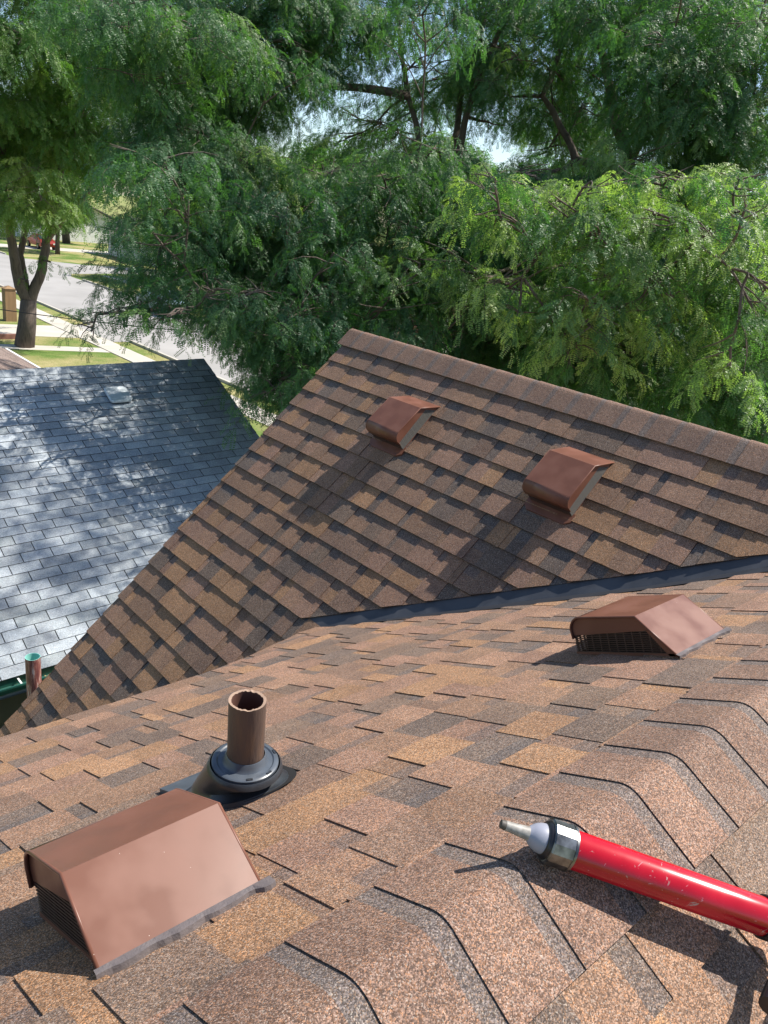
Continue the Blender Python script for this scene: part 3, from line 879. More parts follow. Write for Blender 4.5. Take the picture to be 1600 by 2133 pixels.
# square metal roof vent
u0_, v0_ = 3.92*TW, -3.35*TE
gv = thing('roof_vent', FG.p(u0_, v0_, 0), 'square bare metal roof vent cap on the blue-grey roof', 'roof vent')
M_GALV = noise_mat('galvanised_cap', (.45, .50, .54), (.62, .68, .72), 30, .38, metal=.2)
def rrect(hw, hl, r, h, n=6, dv=0):
    out = []
    for cx_, cy_, a0 in ((hw-r, hl-r, 0), (-hw+r, hl-r, 90), (-hw+r, -hl+r, 180), (hw-r, -hl+r, 270)):
        for k in range(n+1):
            a_ = R_(a0+90*k/n); out.append(FG.p(u0_+cx_+r*math.cos(a_), v0_+dv+cy_+r*math.sin(a_), h))
    return out
q = MB(); q.loft([rrect(.148, .142, .045, .042), rrect(.152, .146, .05, .050), rrect(.152, .146, .05, .072), rrect(.144, .138, .05, .082), rrect(.05, .05, .03, .090)], True)
o = q.build('cap', M_GALV, gv); autosmooth(o, 30)
q = MB(); q.loft([rrect(.125, .120, .04, .004), rrect(.125, .120, .04, .044)], True); q.build('neck', M_BLK, gv)
q = MB(); q.box(FG.p(u0_, v0_, .0905), (.032, .004, .002), (FG.U, FG.V, FG.N)); q.box(FG.p(u0_, v0_, .0912), (.004, .032, .002), (FG.U, FG.V, FG.N)); q.build('embossed_cross', M_GALV, gv)
q = MB(); pts = [(-.17, -.16), (.17, -.16), (.17, -.205), (.02, -.215), (-.15, -.20)]
q.prism([FG.p(u0_+a, v0_+b, .0165) for a, b in pts], [FG.p(u0_+a, v0_+b, .006) for a, b in pts]); q.build('flange', M_GALV, gv)

# copper flue pipe behind the gable rake
ct = at_y(68, 1368, 4.56); cr_ = 15.0/FPX*(ct-Vector((0, 0, Z0))).dot(fw)
fp = thing('flue_pipe', (ct.x, ct.y, 0), 'open copper flue pipe with green inside and peeling red paint, behind the gable edge', 'pipe')
q = MB(); ln = Vector((.01, 0, -.25)).normalized()*-1
cc = Vector((ct.x, ct.y, ct.z))
def rg(c, r_): return [c+Vector((math.cos(2*math.pi*k/40)*r_, math.sin(2*math.pi*k/40)*r_, 0)) for k in range(40)]
bot = Vector((ct.x+.03, ct.y, 0))
q.loft([rg(bot, cr_), rg(cc.lerp(bot, .15), cr_), rg(cc, cr_)], False); q.loft([rg(cc, cr_), rg(cc, cr_-.003)], False, 1); q.loft([rg(cc, cr_-.003), rg(cc.lerp(bot, .12), cr_-.003), rg(cc.lerp(bot, .12), .001)], False, 1)
o = q.build('tube', [M_COP, M_VERD], fp); autosmooth(o, 50)

# house at the far left: only a corner of its roof shows
hb_ = thing('corner_house', (3.0, 24.5, 0), 'brown shingled house at the left edge, white drip edge on its roof', 'house')
ed = Vector((0, 0, Z0)) + ray(35, 742)*((-4.3)/ray(35, 742).z)
q = MB(); xe, ze = ed.x, ed.z; ya, yb_ = ed.y-5.4, ed.y+.9
A = [(xe, ya, ze), (xe, yb_, ze), (xe-3.6, yb_-0, ze+1.5), (xe-3.6, ya, ze+1.5)]
q.prism([Vector(a) for a in A], [Vector(a)-Vector((0, 0, .05)) for a in A], 0, (.17, .13, .12), True)
A2 = [(xe-3.6, ya, ze+1.5), (xe-3.6, yb_, ze+1.5), (xe-7.2, yb_, ze), (xe-7.2, ya, ze)]
q.prism([Vector(a) for a in A2], [Vector(a)-Vector((0, 0, .05)) for a in A2], 0, (.17, .13, .12), True)
hr = q.build('roof', M_SH, hb_, cols=True)
nrm = Vector((1.5, 0, 3.6)).normalized(); vup = Vector((-3.6, 0, 1.5)).normalized(); rr = random.Random(3)
for r in range(8):
    for k in range(9):
        y0 = ya+(k*.7+(.35 if r % 2 else 0)); y1 = min(y0+.69, yb_)
        if y1-y0 < .05: continue
        b_ = Vector((xe, 0, ze))+vup*(r*.16); g = rr.uniform(.8, 1.2)
        A = [b_+Vector((0, y0, 0))+nrm*.02, b_+Vector((0, y1, 0))+nrm*.02, b_+Vector((0, y1, 0))+vup*.17+nrm*.006, b_+Vector((0, y0, 0))+vup*.17+nrm*.006]
        qq = MB(); qq.prism(A, [p_-nrm*.008 for p_ in A], 0, (.17*g, .135*g, .125*g)); qq.build('shingle', M_SH, hr, cols=True)
q = MB(); q.bb((xe+.0, ya, ze-.06), (xe+.06, yb_, ze+.028)); q.build('drip_edge', M_WHITE, hb_)
q = MB(); q.bb((xe-6.9, ya+.3, 0), (xe-.35, yb_-.3, ze-.05)); q.build('wall', M_CREAM, hb_)

# ------------------------------------------------------------------ trees
def spray_proto(seed, leaf=.25, npairs=11, ll=.038, lw=.0155, nleaf=12, length=.46):
    """a drooping twig carrying pinnate leaves, as verts / faces / material index"""
    r = random.Random(seed); V = []; F = []; Mi = []
    def quad(a, b, c, d, m_): i = len(V); V.extend([a, b, c, d]); F.append((i, i+1, i+2, i+3)); Mi.append(m_)
    tw = [Vector((length*t, 0, .09*math.sin(t*2.2)*1.0-.26*t*t*length/.42)) for t in np.linspace(0, 1, 6)]
    for a, b in zip(tw, tw[1:]):
        s_ = Vector((0, .0022, 0)); quad(a-s_, b-s_*.7, b+s_*.7, a+s_, 1)
        s_ = Vector((0, 0, .0022)); quad(a-s_, b-s_*.7, b+s_*.7, a+s_, 1)
    for i in range(nleaf):
        t = .10+.90*(i+.5)/nleaf; j = min(4, int(t*5)); base = tw[j].lerp(tw[j+1], t*5-j)
        side = -1 if i % 2 else 1
        yaw = side*r.uniform(.5, 1.5)
        if i == nleaf-1: yaw = 0
        d = Vector((math.cos(yaw), math.sin(yaw), r.uniform(-.1, .5))).normalized()
        L = leaf*r.uniform(.75, 1.15); p = base.copy(); droop = r.uniform(1.2, 2.8)
        for k in range(npairs):
            f = (k+.5)/npairs
            dd = (d + Vector((0, 0, -droop*f))).normalized()
            p = p + dd*(L/npairs)
            sd = dd.cross(Vector((0, 0, 1)))
            if sd.length < .1: sd = Vector((math.sin(yaw), -math.cos(yaw), 0))
            sd.normalize(); nn = sd.cross(dd).normalized()
            for s_ in (-1, 1):
                o = (sd*s_ + dd*.35 + nn*r.uniform(-.45, .25)).normalized()
                l_ = ll*(.65+.5*math.sin(f*2.6))*r.uniform(.9, 1.1); wv = (dd - o*dd.dot(o)).normalized()*lw*.5
                wv = (wv + nn*r.uniform(-.4, .4)*lw*.5)
                quad(p, p+o*l_*.45+wv, p+o*l_, p+o*l_*.45-wv, 0)
    return V, F, Mi

def clump_proto(seed, n=70, rad=.5, size=.12):
    r = random.Random(seed); V = []; F = []; Mi = []
    for i in range(n):
        while True:
            c = Vector((r.uniform(-1, 1), r.uniform(-1, 1), r.uniform(-1, 1)))
            if c.length < 1: break
        c = c*rad; c.z *= .7
        a = Vector((r.uniform(-1, 1), r.uniform(-1, 1), r.uniform(-.8, .8))).normalized(); b = a.cross(Vector((r.uniform(-1, 1), r.uniform(-1, 1), r.uniform(-1, 1)))).normalized()
        s_ = size*r.uniform(.6, 1.2); k = len(V)
        V.extend([c-a*s_*.5, c+b*s_*.28, c+a*s_*.5, c-b*s_*.28]); F.append((k, k+1, k+2, k+3)); Mi.append(0)
    return V, F, Mi
PROTO_S = [spray_proto(s_) for s_ in range(5)]
PROTO_F = [spray_proto(s_+20, leaf=.34, npairs=7, ll=.075, lw=.034, nleaf=10, length=.75) for s_ in range(3)]
PROTO_C = [clump_proto(s_) for s_ in range(3)]

def crown_gn(nproto):
    name = 'leaf_sprays_%d' % nproto
    if name in bpy.data.node_groups: return bpy.data.node_groups[name]
    g = bpy.data.node_groups.new(name, 'GeometryNodeTree')
    g.interface.new_socket('Geometry', in_out='INPUT', socket_type='NodeSocketGeometry')
    g.interface.new_socket('Geometry', in_out='OUTPUT', socket_type='NodeSocketGeometry')
    gi = g.nodes.new('NodeGroupInput'); go = g.nodes.new('NodeGroupOutput')
    def attr(n_, dt):
        a = g.nodes.new('GeometryNodeInputNamedAttribute'); a.data_type = dt; a.inputs[0].default_value = n_; return a.outputs[0]
    def sel(k):
        c = g.nodes.new('FunctionNodeCompare'); c.data_type = 'INT'; c.operation = 'EQUAL'
        g.links.new(attr('proto', 'INT'), c.inputs[2]); c.inputs[3].default_value = k
        s_ = g.nodes.new('GeometryNodeSeparateGeometry'); s_.domain = 'POINT'
        g.links.new(gi.outputs[0], s_.inputs[0]); g.links.new(c.outputs[0], s_.inputs[1]); return s_.outputs[0]
    jn = g.nodes.new('GeometryNodeJoinGeometry')
    for k in range(nproto, 0, -1):                       # join adds in reverse link order; the order does not matter here
        gi2 = g.nodes.new('GeometryNodeGeometryToInstance'); g.links.new(sel(k), gi2.inputs[0]); g.links.new(gi2.outputs[0], jn.inputs[0])
    ip = g.nodes.new('GeometryNodeInstanceOnPoints')
    g.links.new(sel(0), ip.inputs['Points']); g.links.new(jn.outputs[0], ip.inputs['Instance'])
    ip.inputs['Pick Instance'].default_value = True
    g.links.new(attr('pid', 'INT'), ip.inputs['Instance Index'])
    g.links.new(attr('rot', 'FLOAT_VECTOR'), ip.inputs['Rotation'])
    g.links.new(attr('scl', 'FLOAT'), ip.inputs['Scale'])
    g.links.new(ip.outputs[0], go.inputs[0])
    return g

def crown(name, pts, rots, scls, tones, protos, mats, parent):
    """foliage as one object: loose points plus the leaf sprays they carry, spread by geometry nodes"""
    off = WL[parent.name]
    pts = np.array(pts)-np.array(tuple(off)); n = len(pts)
    V = [pts]; F = []; Mi = []; pr = [np.zeros(n, int)]; b = n
    for k, (v, f, mi) in enumerate(protos):
        V.append(np.array([tuple(x) for x in v])); F += [[i+b for i in q_] for q_ in f]; Mi += mi
        pr.append(np.full(len(v), k+1)); b += len(v)
    me = bpy.data.meshes.new(name); V = np.concatenate(V)
    me.from_pydata(V.tolist(), [], F)
    for m_ in mats: me.materials.append(m_)
    me.polygons.foreach_set('material_index', Mi)
    ex = len(V)-n
    def A(nm, typ, arr, fld):
        a = me.attributes.new(nm, typ, 'POINT'); a.data.foreach_set(fld, arr)
    A('proto', 'INT', np.concatenate(pr).astype(np.int32), 'value')
    rg_ = np.random.RandomState(len(pts))
    A('pid', 'INT', np.concatenate([rg_.randint(0, len(protos), n), np.zeros(ex)]).astype(np.int32), 'value')
    A('rot', 'FLOAT_VECTOR', np.concatenate([np.array(rots), np.zeros((ex, 3))]).astype(np.float32).ravel(), 'vector')
    A('scl', 'FLOAT', np.concatenate([np.array(scls), np.ones(ex)]).astype(np.float32), 'value')
    A('tone', 'FLOAT', np.concatenate([np.array(tones), np.zeros(ex)]).astype(np.float32), 'value')
    o = bpy.data.objects.new(name, me); COL.objects.link(o); o.parent = parent
    WL[o.name] = off.copy(); o['kind'] = 'stuff'
    md = o.modifiers.new('sprays', 'NODES'); md.node_group = crown_gn(len(protos))
    return o

def bend(a, b, n, wob, rnd, sag=0):
    out = []
    L = (b-a).length
    off = Vector((rnd.uniform(-1, 1), rnd.uniform(-1, 1), rnd.uniform(-.5, 1)))*L*wob
    off2 = Vector((rnd.uniform(-1, 1), rnd.uniform(-1, 1), rnd.uniform(-1, 1)))*L*wob*.35
    for i in range(n+1):
        t = i/n; out.append(a.lerp(b, t)+off*math.sin(t*math.pi)+off2*math.sin(t*math.pi*3)+Vector((0, 0, -sag*L*t*t)))
    return out

def grow(pads, limbs, rnd, q, r_end=.012):
    """join every foliage pad to the nearest limb with a curved, tapering branch"""
    nodes = []                                                          # (point, radius)
    for path, r0, r1 in limbs:
        n = len(path); q.tube(path, [r0+(r1-r0)*i/(n-1) for i in range(n)], 9)
        for i in range(n): nodes.append((path[i], r0+(r1-r0)*i/(n-1)))
    P = np.array([tuple(a) for a, _ in nodes]); Rr = [b for _, b in nodes]
    root = P[0]
    pads = sorted(pads, key=lambda c: min((Vector(c[0])-Vector(p_)).length for p_ in P[::3]))
    for c, rad, *_ in pads:
        d = np.linalg.norm(P-np.array(tuple(c)), axis=1)
        i = int(np.argmin(d + np.where(np.array(Rr) < .013, 3, 0) + np.where(P[:, 2] > c[2]+1.2, .8, 0)))
        r0 = min(Rr[i]*.72, .02+.016*d[i]+.01); r0 = max(r0, .014)
        pth = bend(Vector(P[i]), Vector(c), 6, .10, rnd)
        rs = [r0+(r_end-r0)*k/6 for k in range(7)]
        q.tube(pth, rs, 6, caps=False)
        P = np.concatenate([P, np.array([tuple(p_) for p_ in pth[1:]])]); Rr += rs[1:]
        for k in range(5):                                              # twigs inside the pad
            a_ = rnd.uniform(0, 6.28); e = Vector(c)+Vector((math.cos(a_)*rad*.85, math.sin(a_)*rad*.85, rnd.uniform(-.5, .35)*rad))
            s_ = pth[rnd.randint(3, 6)]
            q.tube(bend(s_, e, 3, .12, rnd), [.011, .008, .006, .003], 4, caps=False)

def sprays(pads, rnd, per, pts, rots, scls, tones, scale=1.0):
    for c, rad, *ex in pads:
        tone = ex[0] if ex else 0; dens = ex[1] if len(ex) > 1 else 1
        tb = rnd.gauss(.22, .12)+tone
        for k in range(int(per*dens*(rad/.8)**2)):
            a_ = rnd.uniform(0, 6.283); rr_ = rad*math.sqrt(rnd.uniform(0, 1))*1.0
            hz = .42*rad*math.sqrt(max(0, 1-(rr_/rad)**2))
            z = rnd.uniform(-.5, 1)*hz - .22*rad*(rr_/rad)**2
            x = c[0]+math.cos(a_)*rr_; y = c[1]+math.sin(a_)*rr_
            pts.append((x, y, c[2]+z)); yaw = a_+rnd.gauss(0, .9)
            rots.append((rnd.gauss(0, .3), rnd.gauss(.12, .32)+.35*(rr_/rad), yaw))
            scls.append(scale*rnd.uniform(.75, 1.25)); tones.append(max(0, tb+rnd.gauss(0, .07)))

# sun must reach the gable and the near roof: no foliage on these sight lines
def blocks_sun(c, rad):
    for y in (.8, 1.6, 2.4, 3.2, 4.2):
        for x in (1.2, 2.2, 3.4):
            o = Vector((x, y, 5.6)); v = Vector(c)-o; t_ = v.dot(SUN)
            if t_ > 0 and (v-SUN*t_).length < rad+.45: return True
    for y in (.3, 1.4, 2.3):
        for x in (-.5, .6, 1.8, 3.0):
            o = Vector((x, y, 5.6)); v = Vector(c)-o; t_ = v.dot(SUN)
            if t_ > 0 and (v-SUN*t_).length < rad+.3: return True
    return False
LIT = []
def shades_lit(c, rad):
    for o in LIT:
        v = Vector(c)-Vector(o); t_ = v.dot(SUN)
        if t_ > 1.1 and (v-SUN*t_).length < rad+.25: return True
    return False
def shades_grey(c, rad):
    for y, z in ((9.6, 4.45), (8.4, 3.85), (7.4, 3.35)):
        for x in (2.6, 4.4):
            o = Vector((x, y, z)); v = Vector(c)-o; t_ = v.dot(SUN)
            if t_ > 0 and (v-SUN*t_).length < rad+.7: return True
    return False
def on_grey(c, rad):
    """would the pad hang in front of the neighbour's roof?"""
    P = Vector(c)-Vector((0, 0, Z0)); z = P.dot(fw)
    if z < 1 or z > 20: return False
    x = 800+FPX*P.dot(CR)/z; y = 1066.5-FPX*P.dot(CU)/z; r_ = FPX*rad/z+10
    return y+r_*1.1 > 748 and x-r_ < 418+(y+r_-748)*.70 and y < 1100
def window(c, rad):
    """the thin part of the canopy where the limbs show"""
    P = Vector(c)-Vector((0, 0, Z0)); z = P.dot(fw)
    if z < 1 or z > 15: return False
    x = 800+FPX*P.dot(CR)/z; y = 1066.5-FPX*P.dot(CU)/z
    return ((x-1080)/330)**2+((y-190)/170)**2 < 1
def over_house(c, rad):
    x, y, z = c
    return x < 5.6+rad*.4 and y < 5.4 and z < 12

def fill(centre, radii, n, rnd, rmin=.6, rmax=1.05, shell=.45, keep=None, tone=None):
    out = []
    k = 0
    while len(out) < n and k < n*30:
        k += 1
        d = Vector((rnd.gauss(0, 1), rnd.gauss(0, 1), rnd.gauss(0, 1))).normalized(); r_ = rnd.uniform(shell, 1)**.6
        c = (centre[0]+d.x*radii[0]*r_, centre[1]+d.y*radii[1]*r_, centre[2]+d.z*radii[2]*r_); rad = rnd.uniform(rmin, rmax)
        if keep and not keep(c, rad): continue
        if (shades_grey(c, rad) and rnd.random() < .85) or on_grey(c, rad) or (window(c, rad) and rnd.random() < .75): continue
        out.append((c, rad, tone(c) if tone else 0, 1))
    return out
ok = lambda c, rad: not blocks_sun(c, rad) and not over_house(c, rad) and c[2] > 1.4 and not shades_lit(c, rad)
SENT = (0, 0, 0)
def P_(px, py, d): return tuple(at(px, py, d))

CL = ((1130, 395, 9.6, .42, .35), (1190, 430, 9.3, .45, .3), (1240, 470, 9.2, .4, .25), (1100, 430, 9.6, .35, .25), (1060, 600, 8.9, .40, .3), (1080, 650, 8.8, .28, .3),
                          (1275, 640, 8.6, .40, .15), (1230, 680, 8.6, .32, .15), (1340, 600, 9.0, .40, .2), (1400, 620, 9, .4, .1), (1380, 480, 9.4, .5, .25), (1450, 500, 9.4, .5, .2), (1530, 440, 9.6, .55, .25), (1590, 520, 9.3, .5, .2), (930, 520, 9.8, .35, .3), (1330, 500, 9.4, .4, .3))
rx = random.Random(9); CLX = []
for k in range(46):
    while True:
        x, y = rx.uniform(960, 1620), rx.uniform(350, 780)
        if y < 1190-.55*x+180 and x < 1250 and y > 640: continue
        if x < 1180 and y > 690: continue
        break
    CLX.append((P_(x, y, rx.uniform(8.4, 11.0)), rx.uniform(.24, .42), rx.choice((.05, .2, .4, .65)), 1.3))  # higher tones pale the leaves, painting extra sunlight onto these clumps
CLX = [c for c in CLX if not blocks_sun(c[0], c[1]) and not over_house(c[0], c[1])]
LIT[:] = [c[0] for c in CLX] + [P_(x, y, d) for x, y, d, r_, tn in CL] + [P_(1410, 150, 10.5), P_(340, 350, 12.3), P_(640, 330, 13)]
# --- honey locust A, behind the gable
rnd = random.Random(101)
tA = thing('honey_locust_tree', (11.6, 11.0, 0), 'big honey locust behind the gable peak, its crown spreading left over the grey roof', 'tree', 'large honey locust trees behind the roof')
base = Vector((11.6, 11.0, 0))
fork = Vector((11.5, 10.9, 3.4))
limbsA = [([base, Vector((11.55, 11.0, 1.6)), fork], .32, .20)]
def limb(a, *pts, r0=.2, r1=.05):
    ps = [Vector(a)]+[Vector(p_) for p_ in pts]; out = []
    for i in range(len(ps)-1):
        seg_ = bend(ps[i], ps[i+1], 4, .05, rnd); out += seg_ if i == 0 else seg_[1:]
    limbsA_cur.append((out, r0, r1))
limbsA_cur = limbsA
limb(fork, P_(905, 420, 15.2), P_(850, 200, 15.6), P_(825, 0, 16), r0=.08, r1=.03)
limb(fork, P_(960, 300, 15.8), P_(1030, 90, 16), P_(1085, -60, 16.4), r0=.08, r1=.03)
limb(P_(905, 470, 15.2), P_(960, 200, 16.5), P_(1010, 40, 17), r0=.075, r1=.035)
limb(fork, P_(700, 560, 14.2), P_(520, 480, 13.2), P_(380, 380, 12.5), r0=.075, r1=.03)
limb(fork, P_(760, 620, 13.2), P_(560, 640, 11.4), P_(360, 640, 10.6), P_(200, 655, 10.2), r0=.085, r1=.014)
limb(fork, P_(1040, 620, 13.2), P_(1180, 540, 11.8), P_(1290, 520, 10.8), r0=.075, r1=.03)
limb(fork, P_(820, 720, 12.6), P_(640, 770, 11.0), P_(520, 830, 10.0), r0=.08, r1=.015)
limb(P_(850, 200, 15.6), P_(700, 180, 15), P_(560, 120, 14.5), P_(430, 60, 14), r0=.075, r1=.03)
limb(P_(880, 330, 15.3), P_(730, 350, 14), P_(620, 370, 13.2), P_(480, 370, 12.8), r0=.08, r1=.03)
padsA = fill((10.9, 11.2, 8.8), (5.8, 5.2, 4.6), 115, rnd, keep=ok)
padsA += fill((9.2, 9.2, 6.2), (3.6, 3.2, 2.4), 60, rnd, keep=ok)
def scatter(poly_px, n, d0, d1, r0=.45, r1=.8, tone=0, dens=1, rr=rnd):
    xs = [p_[0] for p_ in poly_px]; ys = [p_[1] for p_ in poly_px]; out = []
    def inside(x, y):
        c = False; j = len(poly_px)-1
        for i in range(len(poly_px)):
            if (ys[i] > y) != (ys[j] > y) and x < (xs[j]-xs[i])*(y-ys[i])/(ys[j]-ys[i])+xs[i]: c = not c
            j = i
        return c
    k = 0
    while len(out) < n and k < n*60:
        k += 1; x, y = rr.uniform(min(xs), max(xs)), rr.uniform(min(ys), max(ys))
        if not inside(x, y): continue
        c = P_(x, y, rr.uniform(d0, d1)); rad = rr.uniform(r0, r1)
        if blocks_sun(c, rad) or over_house(c, rad) or c[2] < .8 or shades_lit(c, rad) or (shades_grey(c, rad) and rr.random() < .8) or on_grey(c, rad): continue
        out.append((c, rad, tone, dens))
    return out
padsA += scatter([(330, 330), (900, 330), (900, 700), (720, 700), (430, 720), (320, 660), (260, 540)], 60, 9.5, 13, .5, .85)
padsA += scatter([(330, 640), (720, 640), (700, 700), (610, 770), (470, 740), (300, 690)], 22, 9.5, 12, .35, .6)
padsA += scatter([(470, 790), (640, 760), (600, 840), (545, 890), (500, 850)], 9, 9.4, 11, .3, .45, 0, .8)
padsA += scatter([(180, 20), (900, -60), (900, 120), (560, 130), (300, 60), (180, 70)], 34, 11, 15.5, .5, .85)
padsA += scatter([(200, 90), (560, 100), (560, 330), (240, 330)], 26, 12, 15.5, .5, .85)
padsA += scatter([(540, 40), (1320, 40), (1320, 320), (560, 320)], 62, 14.5, 19.5, .3, .55, .05, .75)
padsA += scatter([(290, 590), (620, 600), (600, 720), (440, 712), (330, 690)], 26, 9.5, 11.5, .2, .34)
padsA += scatter([(560, 740), (665, 715), (640, 840), (565, 880), (540, 840)], 12, 9.6, 11, .18, .30)
padsA += [(P_(215, 650, 10.2), .30, 0, .9), (P_(250, 640, 10.3), .34, 0, .9), (P_(190, 690, 10.2), .22, 0, .8), (P_(330, 620, 10.5), .45, 0, 1)]
bA = MB(); grow(padsA, limbsA, rnd, bA)
o = bA.build('trunk_and_limbs', M_BARK, tA, smooth=True); o.name = 'trunk'
pts, rots, scls, tones = [], [], [], []
sprays(padsA, rnd, 39, pts, rots, scls, tones, .80)
crown('crown', pts, rots, scls, tones, PROTO_S, [M_LEAF, M_BARK], tA)
nA = len(pts)

# --- honey locust B, right
rnd = random.Random(202)
tB = thing('honey_locust_tree', (13.2, 8.1, 0), 'big honey locust at the right, sunlit yellow-green drooping branches above the ridge', 'tree', 'large honey locust trees behind the roof')
base = Vector((13.2, 8.1, 0)); fork = Vector(P_(1320, 480, 15.3))
limbsB = [([base, Vector((13.2, 8.15, 3)), Vector(P_(1325, 560, 15.3)), fork], .27, .15)]
limbsA_cur = limbsB
limb(fork, P_(1310, 330, 15.2), P_(1270, 180, 15.2), P_(1240, 20, 15.3), r0=.12, r1=.05)
limb(P_(1315, 330, 15.2), P_(1370, 250, 14.6), P_(1420, 150, 14.0), r0=.08, r1=.03)
limb(P_(1320, 420, 15.2), P_(1430, 330, 14.2), P_(1500, 270, 13.4), P_(1620, 300, 13), r0=.09, r1=.035)
limb(P_(1320, 380, 15.2), P_(1200, 330, 15.5), P_(1130, 200, 15.8), P_(1190, 30, 16), r0=.08, r1=.035)
limb(P_(1322, 520, 15.2), P_(1200, 560, 13), P_(1120, 590, 11.4), P_(1060, 560, 10.4), r0=.08, r1=.03)
limb(P_(1322, 520, 15.2), P_(1420, 560, 12.6), P_(1480, 560, 11), P_(1560, 520, 10), r0=.09, r1=.03)
limb(P_(1320, 440, 15.2), P_(1230, 430, 13), P_(1180, 430, 11.4), P_(1150, 400, 10.6), r0=.08, r1=.03)
padsB = fill((13.6, 7.6, 8.6), (5.0, 4.0, 4.8), 100, rnd, keep=lambda c, r: ok(c, r) and not (Vector(c)-Vector((0, 0, Z0))).length < 9)
padsB += scatter([(760, 40), (1060, 40), (1300, 120), (1280, 330), (1000, 360), (800, 320)], 15, 15.5, 19, .5, .9, .0, .8, rnd)
padsB += scatter([(1040, 350), (1620, 350), (1620, 900), (1450, 880), (1000, 700), (940, 560)], 85, 9.8, 13, .4, .75, .05, 1, rnd)
padsB += CLX
padsB += scatter([(740, 640), (1050, 640), (1620, 800), (1620, 940), (1300, 850), (980, 760), (760, 690)], 34, 10, 14, .4, .7, .0, 1, rnd)
padsB += scatter([(1360, 60), (1620, 60), (1620, 380), (1450, 350), (1380, 200)], 28, 10.5, 13.5, .45, .75, .08, 1, rnd)
padsB += scatter([(1330, 60), (1480, 100), (1480, 210), (1370, 190)], 8, 10, 11, .35, .5, .35, 1, rnd)
for (x, y, d, r_, tn) in CL:
    padsB.append((P_(x, y, d), r_, tn, 1.15))  # tn brightens the leaf colour of the sunlit clumps
padsB += scatter([(980, -40), (1620, -40), (1620, 60), (1200, 60), (1000, 40)], 26, 12, 16, .45, .75, .05, .9, rnd)
for k in range(26):                              # foliage added above the view to dapple the sun on the grey roof
    c = (rnd.uniform(7.6, 10.5), rnd.uniform(4.6, 6.6), rnd.uniform(10.2, 13.0)); rad = rnd.uniform(.45, .75)
    if not blocks_sun(c, rad) and not shades_lit(c, rad): padsB.append((c, rad, 0, .42))
bB = MB(); grow(padsB, limbsB, rnd, bB)
o = bB.build('trunk_and_limbs', M_BARK, tB, smooth=True); o.name = 'trunk'
pts, rots, scls, tones = [], [], [], []
sprays(padsB, rnd, 41, pts, rots, scls, tones, .80)
crown('crown', pts, rots, scls, tones, PROTO_S, [M_LEAF, M_BARK], tB)
print('sprays', nA, len(pts))

# --- forked street tree at the left, in the neighbour's yard
rnd = random.Random(303)
tC = thing('honey_locust_tree', (11.75, 36.0, 0), 'forked street tree with bare grey trunk on the lawn at the left', 'tree')
base = Vector((11.75, 36.0, 0)); D = 39.0
fk = Vector(P_(60, 625, 38.2))
limbsC = [([base, base.lerp(fk, .5)+Vector((.03, 0, 0)), fk], .43, .33)]
limbsA_cur = limbsC
limb(fk+Vector((.0, 0, -.1)), P_(34, 560, 38), P_(24, 500, 37.8), P_(5, 380, 37.5), P_(-5, 230, 37), r0=.26, r1=.10)
limb(fk+Vector((.0, 0, -.2)), P_(48, 570, 38.6), P_(42, 530, 38.6), P_(60, 400, 38.6), P_(70, 250, 38.6), r0=.20, r1=.08)
limb(fk+Vector((.0, 0, -.3)), P_(82, 580, 38.2), P_(96, 500, 38.2), P_(120, 400, 38.2), P_(150, 250, 38), r0=.25, r1=.10)
limb(P_(92, 510, 38.2), P_(150, 430, 37), P_(230, 350, 36), r0=.14, r1=.05)
padsC = fill((11.9, 36.5, 12.0), (6.5, 6.5, 5.2), 170, rnd, 1.0, 1.7, keep=lambda c, r: c[2] > 4.0 and (c[2] > 7.4 or rnd.random() < .6))
padsC += scatter([(-60, 330), (230, 330), (240, 440), (130, 470), (-60, 450)], 16, 33, 40, .9, 1.4, .1, .8, rnd)
padsC += [(P_(105, 545, 37.2), .6, 0, .8), (P_(55, 585, 37.6), .35, 0, .7)]
q = MB(); grow(padsC, limbsC, rnd, q, .03)
o = q.build('trunk_and_limbs', M_BARK, tC, smooth=True); o.name = 'trunk'
pts, rots, scls, tones = [], [], [], []
sprays(padsC, rnd, 14, pts, rots, scls, tones, 1.0)
tones = [t_+.2 for t_ in tones]
crown('crown', pts, rots, scls, tones, PROTO_F, [M_LEAF2, M_BARK], tC)

